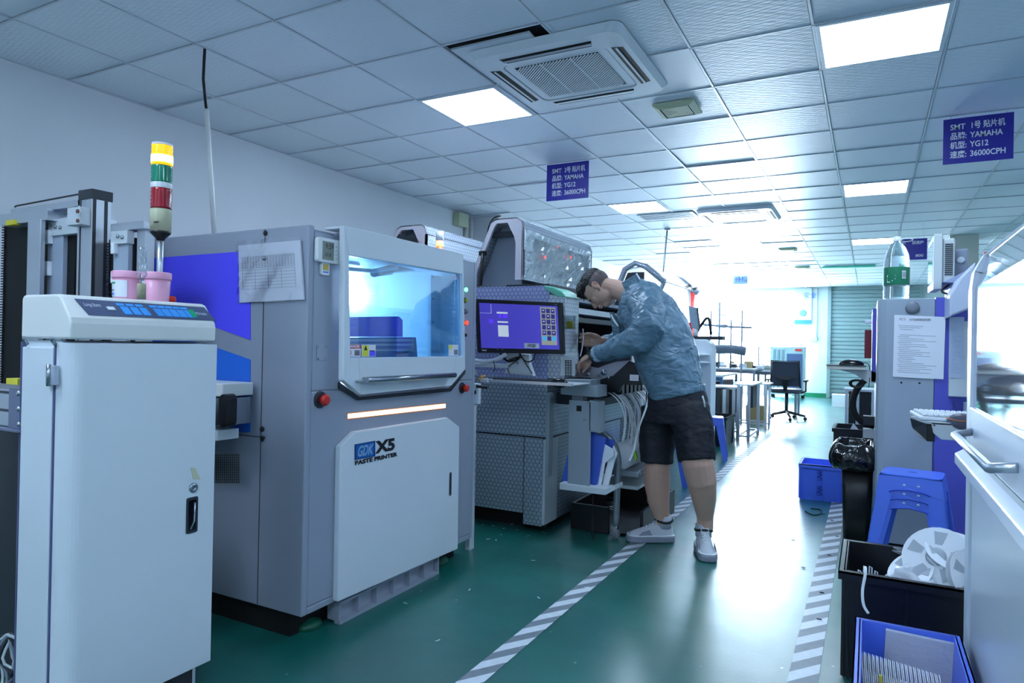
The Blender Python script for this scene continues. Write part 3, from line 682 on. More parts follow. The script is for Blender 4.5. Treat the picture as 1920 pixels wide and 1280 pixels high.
MB().box((2.51, c0.y-.014, c0.z-.006), (2.512, c0.y+.014, c0.z+.018)).build('yellow_square', mat('ochre', (196, 170, 80), .5), t)
MB().box((2.51, c0.y-.014, c0.z-.016), (2.512, c0.y+.014, c0.z-.011)).build('blue_stripe', mid_blue, t)
# plastic wallet with form
q = poly_y([(447, 460), (562, 450), (569, 561), (449, 567)], y0-.012)
t = thing('document_wallet', 'clear plastic wallet with a printed form hanging on the printer beside the violet panel', 'document', (sum(v.x for v in q)/4, y0-.012, min(v.z for v in q)))
def lerp2(q, u, v): return (q[0]*(1-u)+q[1]*u)*(1-v)+(q[3]*(1-u)+q[2]*u)*v
MB().slab(q, (0, .008, 0)).build('form', paper, t)
g = MB(); yy = V((0, -.0012, 0))
for k in range(15):
    v = .22+.028*k if k < 8 else .45+.055*(k-8)
    a, b_ = lerp2(q, .06, v)+yy, lerp2(q, .9, v)+yy; g.slab([a, b_, b_+V((0, 0, .0012)), a+V((0, 0, .0012))], (0, .001, 0))
for k in range(19):
    u = .06+.84*k/18; a, b_ = lerp2(q, u, .22)+yy, lerp2(q, u, .42)+yy; g.slab([a, b_, b_+V((.0008, 0, 0)), a+V((.0008, 0, 0))], (0, .001, 0))
for k in range(5):
    u = .06+.21*k; a, b_ = lerp2(q, u, .45)+yy, lerp2(q, u, .78)+yy; g.slab([a, b_, b_+V((.001, 0, 0)), a+V((.001, 0, 0))], (0, .001, 0))
g.build('printed_table', printgrey, t)
sl = glassmat('clear_wallet', (.97, .98, 1), .10, .12)
bmw = MB()
N_ = 10; gr = [[lerp2(q, -.01+1.04*i/N_, -.07+1.09*j/N_)+V((0, -.006-.006*math.sin(i*1.3+j*.9), 0)) for i in range(N_+1)] for j in range(N_+1)]
gv = [[bmw.bm.verts.new(p) for p in r] for r in gr]
for j in range(N_):
    for i in range(N_): bmw.bm.faces.new([gv[j][i], gv[j][i+1], gv[j+1][i+1], gv[j+1][i]])
bmw.build('wallet_film', sl, t, smooth=True)
c = lerp2(q, .46, .27)
MB().lathe((c.x, y0-.02, c.z), [(.008, 0), (.009, -.006), (.004, -.01)], 12, 'y').build('magnet', steel, t)

# ================================================================ loader cabinet
Cb = thing('loader_cabinet', 'tall white loader cabinet with a blue-keyed sloping console, nearest left', 'cabinet', (2.35, 1.3, 0))
XD = 2.5; yA, yB = 1.075, 1.555
MB().box((2.25, yA+.01, .0), (2.44, yB-.01, 1.185)).build('body', pow_white, Cb, bevel=.006)
arc = [(XD-.065+.065*math.cos(a), yA+.045-.045*math.sin(a)) for a in [k*PI/16 for k in range(0, 9)]]
dp = [V((2.433, yB, .10)), V((XD, yB, .10))] + [V((x, y, .10)) for x, y in arc] + [V((2.433, arc[-1][1], .10))]
door = MB().slab(dp, (0, 0, 1.08)).build('door', pow_white, Cb, bevel=.003)
lp = MB().box((2.262, yA-.004, .10), (2.424, yA+.012, 1.165)).build('side_panel', pow_white, Cb, bevel=.003)
MB().box((2.427, yA-.003, .02), (2.432, yA+.01, 1.18)).build('seam', mat('seam_violet', (90, 96, 140), .6), Cb)
MB().box((2.252, yA-.003, .02), (2.257, yA+.01, 1.18)).build('seam', MC['seam_violet'], Cb)
for z in (1.085, .09):
    hg = MB().box((2.41, yA-.016, z-.025), (2.455, yA-.002, z+.03)).build('hinge', mat('bare_zinc', (186, 196, 210), .35, metal=.4), Cb, bevel=.002)
    MB().cyl((2.432, yA-.018, z-.028), (2.432, yA-.018, z+.033), .006, 10).build('hinge_pin', steel, hg)
for px in (52, 104):
    c = ony(px, 636, yA-.004); MB().tube([c+V((0, 0, -.015)), c+V((0, -.01, 0)), c+V((.004, -.012, .006))], .005, 8).build('cover_clip', steel, Cb)
# console on top (profile in x-z, extruded along y, chamfered near corner)
zc0 = 1.19
pf = [(2.245, zc0), (XD-.002, zc0), (XD, 1.235), (XD-.004, 1.252), (2.445, 1.312), (2.43, 1.318), (2.255, 1.318), (2.245, 1.308)]
MB().slab([(x, yA+.0, z) for x, z in pf], (0, yB-yA-.005, 0)).build('console', pow_cream, Cb, bevel=.008, segs=3)
sl0, sl1 = V((XD-.006, 0, 1.2555)), V((2.449, 0, 1.3105))
upv = (sl1-sl0).normalized(); nrm = V((upv.z, 0, -upv.x)); nrm = nrm if nrm.x > 0 else -nrm
def onslope(u, y): return V((sl0.x+(sl1.x-sl0.x)*u, y, sl0.z+(sl1.z-sl0.z)*u))
def slopeslab(y_a, y_b, u0, u1, th, m_, name, par, off=.0, skew=0): return MB().slab([v+nrm*off for v in [onslope(u0, y_a+skew), onslope(u0, y_b+skew), onslope(u1, y_b), onslope(u1, y_a)]], nrm*th).build(name, m_, par)
pnl = slopeslab(1.11, 1.535, .08, .92, .0012, mat('console_panel_grey', (82, 92, 122), .4), 'key_panel', Cb, skew=.02)
keym = mat('blue_key', (72, 160, 240), .35)
for k, yy in enumerate([1.232, 1.262, 1.292, 1.338, 1.365, 1.392, 1.419, 1.446]):
    slopeslab(yy, yy+.024, .2, .62, .002, keym, 'key', pnl, off=.0012, skew=.008); slopeslab(yy-.008, yy+.016, .68, .8, .0015, keym, 'key_label', pnl, off=.0012, skew=.002)
slopeslab(1.19, 1.212, .4, .56, .003, white_print, 'switch', pnl, off=.0012, skew=.004)
slopeslab(1.462, 1.482, .22, .66, .003, mat('green_key', (30, 170, 120), .35), 'power_switch', pnl, off=.0012, skew=.006)
text('Long-Stern', 'lettering', .018, onslope(.55, 1.128)+nrm*.0015, (0, 1, 0), upv, white_print, pnl, fit=.048)
text('PCB Handlers', 'lettering', .016, onslope(.4, 1.488)+nrm*.0015, (0, 1, 0), upv, white_print, pnl, fit=.042)
# lock and handle on the door
c = onx(362, 914, XD); MB().lathe(c, [(.016, 0), (.016, .004), (.012, .007), (.005, .007), (.004, .004)], 22, 'x').build('lock', steel, door)
c = onx(359.5, 965, XD)
MB().slab([(XD, c.y+a, c.z+b_) for a, b_ in rrect(0, 0, .042, .118, .006)], (.003, 0, 0)).build('recessed_handle', darkg, door)
MB().slab([(XD+.003, c.y+a, c.z+b_) for a, b_ in rrect(0, 0, .028, .10, .005)], (.0008, 0, 0)).build('handle_pocket', mat('glossy_black', (16, 18, 30), .08), door)
MB().tube([(XD+.004, c.y+.008, c.z+.04), (XD+.008, c.y+.005, c.z+.01), (XD+.006, c.y+.006, c.z-.02), (XD+.004, c.y-.006, c.z-.045)], .003, 6).build('handle_latch', chrome, door)
q = poly_x([(357, 876), (366, 877), (376, 899), (362, 898)], XD+.0005)
MB().slab(q, (.0008, 0, 0)).build('tape_scrap', mat('old_tape', (198, 200, 172), .6), door)
MB().box((2.44, 1.12, .0), (2.48, 1.5, .1)).build('kick_plate', darkg, Cb)
# signal tower
tx, ty = 2.262, 1.5
T = thing('signal_tower', 'signal tower lamp on the loader cabinet, orange lit over green and red', 'signal lamp', (tx, ty, 1.318))
MB().cyl((tx, ty, 1.318), (tx, ty, 1.55), .0105, 14).build('pole', alu, T)
MB().lathe((tx, ty, 0), [(.012, 1.54), (.016, 1.548), (.033, 1.565), (.034, 1.572)], 24).build('collar', blackpl, T)
MB().lathe((tx, ty, 0), [(.034, 1.572), (.0345, 1.648), (.033, 1.65)], 24).build('base', mat('beige_housing', (190, 190, 160), .5), T)
for k in range(3): MB().box((tx+.012+.008*k, ty-.0345, 1.597), (tx+.017+.008*k, ty-.030, 1.601)).build('slot', black_print, T)
def lampseg(name, z0, z1, m_):
    pr = []; n = 11
    for k in range(n):
        z = z0+(z1-z0)*k/(n-1); pr.append((.0325 if k % 2 else .0345, z))
    return MB().lathe((tx, ty, 0), pr, 28).build(name, m_, T)
lampseg('red_segment', 1.652, 1.722, mat('red_lens', (165, 20, 40), .15, coat=.5))
MB().lathe((tx, ty, 0), [(.034, 1.722), (.035, 1.726), (.035, 1.738), (.034, 1.742)], 28).build('clear_ring', plasticw, T)
lampseg('green_segment', 1.742, 1.802, mat('green_lens', (20, 135, 105), .15, coat=.5))
lampseg('orange_segment', 1.804, 1.872, mat('orange_lens_lit', (255, 150, 20), .2, emit=1.1, ecol=(255, 150, 10)))
MB().lathe((tx, ty, 0), [(.0352, 1.812), (.0352, 1.838)], 28).build('glowing_band', mat('orange_hot', (255, 230, 150), .2, emit=3.0, ecol=(255, 215, 110)), T)
MB().lathe((tx, ty, 0), [(.034, 1.872), (.034, 1.880), (.02, 1.882)], 28).build('cap', plasticw, T)
# pink jars
pink = mat('pink_jar_plastic', (232, 168, 196), .35)
def jar(cx, cy, lab, ang):
    z = 1.318; t = thing('solder_paste_jar', lab, 'jar', (cx, cy, z), 'pink solder paste jars')
    MB().lathe((cx, cy, z), [(.037, 0), (.0385, .004), (.042, .074)], 28).build('body', pink, t)
    MB().lathe((cx, cy, z), [(.0445, .074), (.045, .078), (.0455, .094), (.043, .098), (.03, .0985)], 28).build('lid', pink, t)
    lb = MB(); pr = []
    for k in range(13):
        a = ang-.95+1.9*k/12; pr.append([(cx+.0405*math.cos(a), cy+.0405*math.sin(a), z+.012), (cx+.0428*math.cos(a), cy+.0428*math.sin(a), z+.066)])
    vv = [[lb.bm.verts.new(p) for p in r] for r in pr]
    for a, b_ in zip(vv, vv[1:]): lb.bm.faces.new([a[0], b_[0], b_[1], a[1]])
    lb.build('label', paper, t, smooth=True)
    g = MB(); a = ang-.2
    for k, (h0, c_, w_) in enumerate(((.054, mat('label_green', (60, 150, 110), .5), .5), (.03, printgrey, .3), (.018, mid_blue, .3))):
        g = MB(); aa = [a-w_/2+w_*i/4 for i in range(5)]
        for s0, s1 in zip(aa, aa[1:]): g.slab([(cx+.0432*math.cos(s0), cy+.0432*math.sin(s0), z+h0), (cx+.0432*math.cos(s1), cy+.0432*math.sin(s1), z+h0), (cx+.0435*math.cos(s1), cy+.0435*math.sin(s1), z+h0+.006), (cx+.0435*math.cos(s0), cy+.0435*math.sin(s0), z+h0+.006)], (math.cos(a)*.0004, math.sin(a)*.0004, 0))
        g.build('label_print', c_, t)
c = ony(237, 565, 1.36); jar(c.x, 1.36, 'left pink solder paste jar with a white label on the loader cabinet', -PI/2+.1)
c = ony(293, 568, 1.42); jar(c.x, 1.42, 'right pink solder paste jar, in front of the signal tower pole', -PI/2-.9)
c = ony(265, 563, 1.30)
t = thing('glue_tube', 'clear tube standing upright with a tan base between the pink jars', 'tube', (c.x, 1.30, 1.318))
MB().lathe((c.x, 1.30, 1.318), [(.013, 0), (.013, .045), (.011, .048)], 16).build('tan_base', mat('tan_wrap', (176, 170, 140), .7, noise_amt=.2, nscale=60), t)
clr = glassmat('clear_tube', (.86, .9, .94), .15, .1)
MB().lathe((c.x, 1.30, 1.318), [(.006, .048), (.007, .062), (.015, .075), (.013, .10), (.009, .11), (.013, .118), (.011, .15), (.012, .16)], 16).build('clear_tube', clr, t)
c = ony(318, 560, 1.46)
MB().lathe((c.x, 1.46, 1.318), [(.02, 0), (.02, .018), (.016, .022)], 18).build('red_pot', red_pl, label='small red pot on the loader cabinet beside the right pink jar', cat='pot')

# ================================================================ magazine rack behind the cabinet
R_ = thing('magazine_rack', 'aluminium profile rack with black board magazines behind the loader cabinet', 'rack', (1.5, 1.7, 0))
yr = 1.6
def rbox(name, p, q, m_, ya=yr, d=.06, z0=None, par=None, bev=.002):
    a, b_ = ony(p[0], p[1], ya), ony(q[0], q[1], ya)
    return MB().box((a.x, ya, b_.z if z0 is None else z0), (b_.x, ya+d, a.z)).build(name, m_, par or R_, bevel=bev)
a, b_ = ony(146, 374, yr), ony(173, 374, yr); y2 = onx(207, 470, b_.x).y
post = MB().box((a.x, yr, 0), (b_.x, y2, a.z)).build('post', alu, R_, bevel=.002)
for f in (.22,): MB().box((a.x+(b_.x-a.x)*f-.005, yr-.001, .1), (a.x+(b_.x-a.x)*f+.005, yr+.004, a.z-.005)).build('groove', darkg, post)
for f in (.12, .72): MB().box((b_.x-.004, yr+(y2-yr)*f-.007, .1), (b_.x+.001, yr+(y2-yr)*f+.007, a.z-.005)).build('groove', darkg, post)
MB().box((a.x+.01, yr-.004, a.z-.004), (b_.x+.004, y2+.004, a.z+.036)).build('post_cap', darkg, R_, bevel=.001)
rbox('top_beam', (20, 392), (150, 386), alu, d=.04)
rbox('top_beam', (55, 402), (150, 398), alu, ya=yr+.05, d=.03)
bt = MB().tube([ony(28, 388, yr+.02), ony(30, 386, yr+.02), ony(158, 362, yr+.02)], .004, 6).build('stop_wire', darkg, R_)
rbox('top_plate', (0, 402), (88, 412), alu, ya=yr-.02, d=.3)
rbox('front_angle', (52, 413), (73, 560), alu, ya=yr-.024, d=.02, z0=.9)
rbox('bracket', (90, 414), (146, 437), greyw, ya=yr+.02, d=.03)
rbox('slide_plate', (90, 437), (116, 560), mat('slide_grey', (160, 172, 190), .4), ya=yr+.03, d=.02, z0=.9)
rbox('bracket', (207, 434), (238, 456), greyw, ya=yr+.02, d=.03)
rbox('slide_plate', (213, 456), (238, 560), MC['slide_grey'], ya=yr+.03, d=.02, z0=.9)
rbox('side_post', (257, 430), (270, 560), alu, ya=yr+.05, d=.04, z0=0)
rbox('top_rail', (207, 420), (270, 428), alu, ya=yr+.03, d=.05)
rbox('clamp_block', (126, 390), (150, 420), greyw, ya=yr-.04, d=.04)
for (px, py) in ((147, 396), (147, 414), (97, 423), (105, 425), (114, 427), (222, 443), (230, 445)):
    c = ony(px, py, yr-.05 if px == 147 else yr+.02); MB().lathe(c, [(.008, 0), (.008, -.006), (.004, -.008)], 8, 'y').build('bolt', steel if px != 147 else mat('rusty_bolt', (120, 80, 80), .6), R_)
for k, (p, q_) in enumerate((((76, 432), (90, 456)), ((76, 490), (88, 516)), ((207, 455), (213, 475)), ((207, 508), (213, 530)))): rbox('white_tab', p, q_, plasticw, ya=yr+.01, d=.02)
def magazine(x0_, x1_, z1_, lab, dd=.25):
    t = thing('board_magazine', lab, 'magazine', ((x0_+x1_)/2, yr+.15, .7), 'black board magazines in the rack')
    MB().box((x0_, yr+.05, .7), (x1_, yr+.05+dd, z1_)).build('body', blackm, t)
    g = MB(); n = int((z1_-.7)/.012)
    for k in range(n): g.box((x0_-.004, yr+.042, .7+k*.012), (x0_+.02, yr+.05, .7+k*.012+.006))
    g.build('ribs', blackpl, t, kind='stuff')
a, b_ = ony(8, 420, yr+.05), ony(52, 420, yr+.05); magazine(a.x, b_.x, a.z, 'outermost black ribbed board magazine at the far left edge of the rack')
a, b_ = ony(73, 430, yr+.06), ony(146, 430, yr+.06); magazine(a.x, b_.x, a.z, 'middle black board magazine between the left angle and the thick post')
a, b_ = ony(209, 450, yr+.06), ony(255, 450, yr+.06); magazine(a.x, b_.x, a.z, 'right black board magazine behind the pink jars', .05)
a = ony(36, 414, yr+.0)
MB().box((a.x-.05, yr-.03, a.z-.022), (a.x+.02, yr-.005, a.z+.0)).build('yellow_clip', yellow, R_)
# machine flank, conveyor stub and cables at the far left
t = thing('conveyor_stub', 'aluminium conveyor end bolted to the left side of the loader cabinet', 'conveyor', (2.12, 1.12, .9))
ya = 1.09
a, b_ = ony(0, 728, ya), ony(18, 800, ya)
MB().box((a.x-.25, ya, b_.z), (b_.x, ya+.12, a.z)).build('profile', alu, t, bevel=.003)
for k in (0, 1): MB().box((a.x-.25, ya-.002, b_.z+.045+.055*k), (b_.x, ya+.01, b_.z+.053+.055*k)).build('groove', darkg, t)
a, b_ = ony(18, 728, ya-.01), ony(46, 806, ya-.01)
fl = MB().box((a.x, ya-.012, b_.z), (b_.x, ya-.004, a.z)).box((a.x-.3, ya-.03, b_.z-.006), (b_.x, ya-.004, b_.z)).build('flange', mat('flange_grey', (118, 124, 150), .4, metal=.4), t, bevel=.001)
for py in (737, 766, 795):
    c = ony(38, py, ya-.013); MB().lathe(c, [(.009, 0), (.009, -.006), (.005, -.01), (.002, -.01)], 12, 'y').build('bolt', steel, fl)
a = ony(28, 716, ya); MB().box((a.x-.05, ya, a.z-.008), (a.x+.015, ya+.03, a.z+.01)).build('yellow_clip', yellow, t)
MB().box((1.2, 1.25, 0), (2.17, 1.55, .90)).build('dark_machine_flank', mat('charcoal_enamel', (40, 45, 52), .5), label='dark machine flank below the conveyor end, left of the loader cabinet', cat='machine')
t = thing('cable_bundle', 'tangle of grey cables on the floor at the lower left edge', 'cables', (2.1, 1.12, .1))
for k in range(7):
    r_ = .035+.006*k; c = ony(22-k*3, 1222+k*6, 1.12+.008*k)
    MB().tube([c+V((r_*math.cos(a), .01*math.sin(3*a+k), r_*1.6*math.sin(a))) for a in [i*PI/8 for i in range(16)]], .0045, 6, closed=True).build('cable', [greyw, darkg, grey2][k % 3], t)
# conveyor between cabinet and printer
t = thing('transfer_conveyor', 'short grey conveyor with black end between the loader cabinet and the printer', 'conveyor', (2.05, 1.75, .75))
yb_ = 1.80
a, b_ = ony(397, 718, yb_), ony(417, 744, yb_); MB().box((a.x-.3, yb_, b_.z), (b_.x, yb_+.15, a.z)).build('cover', pow_cream, t, bevel=.004)
a, b_ = ony(397, 746, yb_), ony(412, 800, yb_); MB().box((a.x-.3, yb_+.01, b_.z), (b_.x, yb_+.15, a.z)).build('side_plate', steel, t, bevel=.003)
c = ony(417, 770, yb_-.01); MB().slab([(c.x+a, yb_-.01, c.z+b_) for a, b_ in rrect(0, 0, .05, .13, .024, 6)], (0, .05, 0)).build('motor_cover', blackpl, t, bevel=.004)
a, b_ = ony(397, 806, yb_), ony(408, 826, yb_); MB().box((a.x-.2, yb_, b_.z), (b_.x, yb_+.1, a.z)).build('lower_bracket', greyw, t)
# ================================================================ component mounter behind the printer
hexm = hexmat('hexagon_film', (168, 182, 192), (62, 80, 104), 34.0, .3, .35, .05)
hexl = hexmat('hexagon_film_pale', (206, 214, 224), (120, 135, 160), 34.0, .2, .35, .05)
hexp = hexmat('hexagon_film_violet', (170, 180, 214), (80, 80, 180), 34.0, .3, .3, .05)
Ym = thing('component_mounter', 'component mounting machine wrapped in hexagon film, its hood raised, where the man works', 'machine', (1.9, 4.6, 0))
ys = 3.85
XL, XF, YM1 = 1.0, 2.68, 5.35
# lower cabinet
lowp = poly_y([(1046, 812), (1041, 974), (1010, 966)], ys)
MB().box((XL, ys, .12), (2.52, YM1, .605)).build('lower_body', hexm, Ym)
MB().box((2.525, ys, .05), (2.655, YM1, .605)).build('corner_panel', hexm, Ym, bevel=.004)
MB().box((2.655, ys+.01, .06), (2.672, ys+.2, .60)).build('edge_strip', greyw, Ym)
MB().box((XL, ys, .615), (XF, YM1, .985)).build('middle_body', hexm, Ym, bevel=.003)
MB().box((XL+.02, ys+.01, .600), (XF-.02, YM1-.02, .62)).build('seam', MC['seam_black'], Ym)
# side column (upper), rounded green corner
up = [(1.95, .985), (XF, .985), (XF+.115, .985), (XF+.12, 1.50), (XF+.09, 1.545), (XF+.02, 1.57), (1.95, 1.575)]
MB().slab([(x, ys, z) for x, z in up[:1]+[(XF, .985), (XF, 1.562), (XF-.02, 1.575)]+up[-1:]], (0, .04, 0)).build('side_panel', hexp, Ym)
MB().slab([(XF+.0, ys-.004, .99), (XF+.115, ys-.004, .99), (XF+.118, ys-.004, 1.50), (XF+.0, ys-.004, 1.52)], (0, .22, 0)).build('front_column', hexl, Ym, bevel=.006)
cor = [(XF-.04, 1.577), (XF+.03, 1.565), (XF+.09, 1.535), (XF+.12, 1.50), (XF+.06, 1.50), (XF-.02, 1.545)]
MB().slab([(x, ys-.006, z) for x, z in cor], (0, .24, 0)).build('green_corner', mat('green_film', (110, 190, 165), .25), Ym, bevel=.006)
for i in range(3):
    for j in range(10):
        c = ony(1061+4.6*i, 676+3.1*j, ys-.006)
        MB().cbox(c, (.013, .003, .006)).build('vent_slit', blackm, Ym)
c0, c1 = ony(1052, 668, ys-.005), ony(1078, 705, ys-.005)
MB().box((c0.x, ys-.0055, c1.z), (c1.x, ys-.003, c0.z)).build('vent_plate', greyw, Ym)
# acrylic box with a sponge on the column
a, b_ = ony(1056, 592, ys-.03), ony(1076, 617, ys-.03)
t = thing('acrylic_pocket', 'small clear pocket holding a yellow block on the column right of the monitor', 'pocket', ((a.x+b_.x)/2, ys-.02, b_.z))
MB().box((a.x, ys-.04, b_.z), (b_.x, ys-.007, a.z)).build('pocket', glassmat('acrylic', (.8, .85, .85), .12), t)
MB().box((a.x+.025, ys-.033, b_.z+.004), (b_.x-.01, ys-.012, b_.z+.05)).build('yellow_block', mat('olive_sponge', (170, 160, 60), .7), t)
# upper deck and dark working bay
MB().box((XL, ys+.04, 1.0), (2.3, YM1, 1.52)).build('rear_deck', grey2, Ym)
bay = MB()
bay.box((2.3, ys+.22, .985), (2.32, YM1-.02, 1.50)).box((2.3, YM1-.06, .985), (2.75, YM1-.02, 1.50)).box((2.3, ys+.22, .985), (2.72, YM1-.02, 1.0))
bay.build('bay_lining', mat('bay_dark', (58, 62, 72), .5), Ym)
MB().box((2.3, ys+.06, 1.50), (2.70, YM1-.02, 1.525)).build('bay_lintel', grey2, Ym)
MB().box((2.62, ys+.24, 1.36), (2.70, YM1-.06, 1.395)).build('bay_beam', darkg, Ym)
MB().box((2.56, ys+.24, 1.42), (2.69, YM1-.06, 1.46)).build('bay_rail', greyw, Ym)
arch = [(2.44+0*k, 4.72+.36*math.cos(a), 1.02+.30*math.sin(a)) for k, a in enumerate([i*PI/12 for i in range(13)])]
MB().tube(arch, .055, 8).build('cable_arch', blackpl, Ym)
MB().box((2.33, 4.45, 1.0), (2.42, 5.0, 1.22)).build('head_cover', grey2, Ym)
# raised hood ----------------------------------------------------------
def hood(xa, xb, yA_, yB_, lab, par, flip=1, clear=True, z0=1.53, zt_=2.045):
    s = flip
    pr = [(xa, z0+.04), (xa+s*.20, zt_-.02), (xa+s*.24, zt_), (xb-s*.05, zt_), (xb-s*.015, zt_-.02), (xb, zt_-.07)]
    # end frame ring
    wdt = .035
    inn = [(xa+s*.035, z0+.04), (xa+s*.225, zt_-.05), (xa+s*.245, zt_-.03), (xb-s*.12, zt_-.03), (xb-s*.07, zt_-.12), (xb-s*.055, zt_-.17)]
    for yy in (yA_, yB_-.02):
        m = MB()
        for k in range(5): m.slab([(pr[k][0], yy, pr[k][1]), (pr[k+1][0], yy, pr[k+1][1]), (inn[k+1][0], yy, inn[k+1][1]), (inn[k][0], yy, inn[k][1])], (0, .02, 0))
        m.slab([(xb, yy, zt_-.07), (xb, yy, z0+.10), (xb-s*.055, yy, z0+.10), (xb-s*.055, yy, zt_-.17)], (0, .02, 0))
        m.build('hood_frame', mat('hood_pinkish_white', (206, 202, 212), .4), par)
    ip = [(xa+s*.035, z0+.02)]+inn[1:]+[(xb-s*.055, z0+.02)]
    MB().slab([(x, yA_+.10, z) for x, z in ip], (0, .01, 0)).build('hood_inner_panel', grey2, par)
    MB().slab([(x, yB_-.03, z) for x, z in ip], (0, .01, 0)).build('hood_inner_panel', grey2, par)
    sk = MB()
    for (p, q_) in zip(pr, pr[1:]): sk.slab([(p[0], yA_, p[1]), (q_[0], yA_, q_[1]), (q_[0], yB_, q_[1]), (p[0], yB_, p[1])], (0, 0, -.006))
    sk.build('hood_skin', hexl, par, smooth=False)
    return pr
pr = hood(1.99, 2.435, 3.95, 5.2, '', Ym)
fm = MB(); 
zz0, zz1 = 1.63, 1.975
o_ = [(2.435, 3.95, zz0), (2.435, 5.2, zz0), (2.435, 5.2, zz1), (2.435, 3.95, zz1)]; i_ = [(2.435, 4.12, zz0+.05), (2.435, 5.14, zz0+.05), (2.435, 5.14, zz1-.05), (2.435, 4.12, zz1-.05)]
fm.ring(o_, i_, (-.012, 0, 0)).build('hood_front_frame', hexl, Ym, bevel=.003)
def crinkle(name, p0, du, dv, nu, nv, amp, m_, par):
    b = MB(); g = [[b.bm.verts.new(V(p0)+V(du)*(i/nu)+V(dv)*(j/nv)+V((amp*noise.noise(V((i*.9, j*.9, 3.1))), 0, 0))) for i in range(nu+1)] for j in range(nv+1)]
    for j in range(nv):
        for i in range(nu): b.bm.faces.new([g[j][i], g[j][i+1], g[j+1][i+1], g[j+1][i]])
    return b.build(name, m_, par)
film = mat('crinkled_clear_film', (214, 226, 232), .1, alpha=.5, metal=.3)
crinkle('hood_window_film', (2.44, 4.0, zz0+.01), (0, 1.17, 0), (0, 0, zz1-zz0-.02), 34, 12, .022, film, Ym)
MB().box((2.40, 4.12, zz0+.05), (2.405, 5.14, zz1-.05)).build('hood_window', mat('smoked_window', (172, 184, 194), .12, alpha=.75), Ym)
for (px, py) in ((1046, 462), (1070, 482), (1022, 482)): 
    c = onx(px, py, 2.43); MB().lathe(c, [(.012, 0), (.008, .004)], 10, 'x').build('red_indicator', mat('red_glow', (255, 60, 50), .3, emit=2.0, ecol=(255, 50, 40)), Ym)
MB().box((2.385, 3.955, 1.66), (2.44, 3.975, 1.83)).build('dark_hinge_strip', darkg, Ym)
for yy in (4.25, 4.62, 4.95):
    MB().tube([(2.46, yy, 1.60), (2.52, yy, 1.57), (2.52, yy, 1.545), (2.52, yy+.1, 1.545), (2.46, yy+.1, 1.58)], .006, 6).build('hood_handle', blackpl, Ym)
MB().tube([ony(905, 475, 3.94), ony(901, 535, 3.94)], .011, 10).build('gas_strut', blackpl, Ym)
MB().tube([ony(901, 532, 3.94), ony(899, 546, 3.94)], .006, 10).build('strut_rod', steel, Ym)
c = ony(905, 475, 3.945); MB().cbox(c, (.045, .03, .03)).build('strut_mount', blackpl, Ym)
MB().box((2.15, 3.99, 1.93), (2.38, 4.03, 1.965)).build('hood_lamp_bar', darkg, Ym)
MB().box((2.3, 3.98, 1.525), (2.62, YM1-.1, 1.60)).build('dark_deck', darkg, Ym)
# rear hood on the back side of the same machine
hood(1.15, 1.62, 4.0, 5.3, '', Ym, 1, False, 1.53, 2.06)
MB().slab([(1.62, 4.0, 1.60), (1.62, 5.3, 1.60), (1.62, 5.3, 1.99), (1.62, 4.0, 1.99)], (-.012, 0, 0)).build('rear_hood_front', hexl, Ym)
MB().slab([(1.2, 3.985, 1.62), (1.56, 3.985, 1.62), (1.55, 3.985, 1.95), (1.38, 3.985, 2.0), (1.30, 3.985, 1.9)], (0, .004, 0)).build('rear_hood_end', darkg, Ym)
for x in (1.4, 2.5): MB().lathe((x, ys+.15, 0), [(.04, 0), (.04, .02), (.015, .03), (.015, .13)], 14).build('levelling_foot', blackm, Ym)
MB().box((1.1, ys+.12, .0), (2.5, YM1-.1, .12)).build('base_plinth', blackm, Ym)
MB().lathe((2.61, ys+.1, .045), [(.0, -.02), (.042, -.018), (.042, .018), (.0, .02)], 16, 'y').build('castor', mat('castor_brown', (60, 50, 45), .5), Ym)
# red beacon behind the printer
c = ony(824, 465, 3.9)
t = thing('beacon', 'small red-lit beacon with a white top above the printer', 'signal lamp', (c.x, 3.9, 1.575))
MB().cyl((c.x, 3.9, 1.575), (c.x, 3.9, c.z+.01), .026, 16).build('orange_base', mat('orange_lens', (240, 110, 40), .3, emit=.8, ecol=(255, 90, 20)), t)
MB().cyl((c.x, 3.9, c.z+.01), (c.x, 3.9, c.z+.05), .026, 16).build('lit_band', mat('beacon_lit', (255, 200, 170), .3, emit=2.5, ecol=(255, 120, 70)), t)
MB().cyl((c.x, 3.9, c.z+.05), (c.x, 3.9, c.z+.115), .0265, 16).build('white_top', plasticw, t)

# ---- monitor on its arm
ym = 3.6
A = lambda px, py, y=ym: ony(px, py, y)
t = thing('monitor', 'black widescreen monitor showing a violet screen, on an arm beside the mounter', 'monitor', (2.58, ym, 1.0))
tl, tr, br, bl = A(890, 560), A(1052, 567), A(1057, 664), A(895, 661)
def L4(u, v, dy=0.0): return (tl*(1-u)+tr*u)*(1-v)+(bl*(1-u)+br*u)*v+V((0, dy, 0))
bez_ = MB().ring([L4(0, 0), L4(1, 0), L4(1, 1), L4(0, 1)], [L4(.045, .07), L4(.955, .07), L4(.955, .91), L4(.045, .91)], (0, .03, 0)).build('bezel', blackpl, t, bevel=.003)
MB().slab([L4(.01, .01, .012), L4(.99, .01, .012), L4(.99, .99, .012), L4(.01, .99, .012)], (0, .03, 0)).build('back_shell', blackpl, t)
scr = mat('violet_screen', (74, 70, 170), .25, emit=.32, ecol=(74, 66, 190))
sc_ = MB().slab([L4(.045, .07, .006), L4(.955, .07, .006), L4(.955, .91, .006), L4(.045, .91, .006)], (0, .006, 0)).build('screen', scr, t)
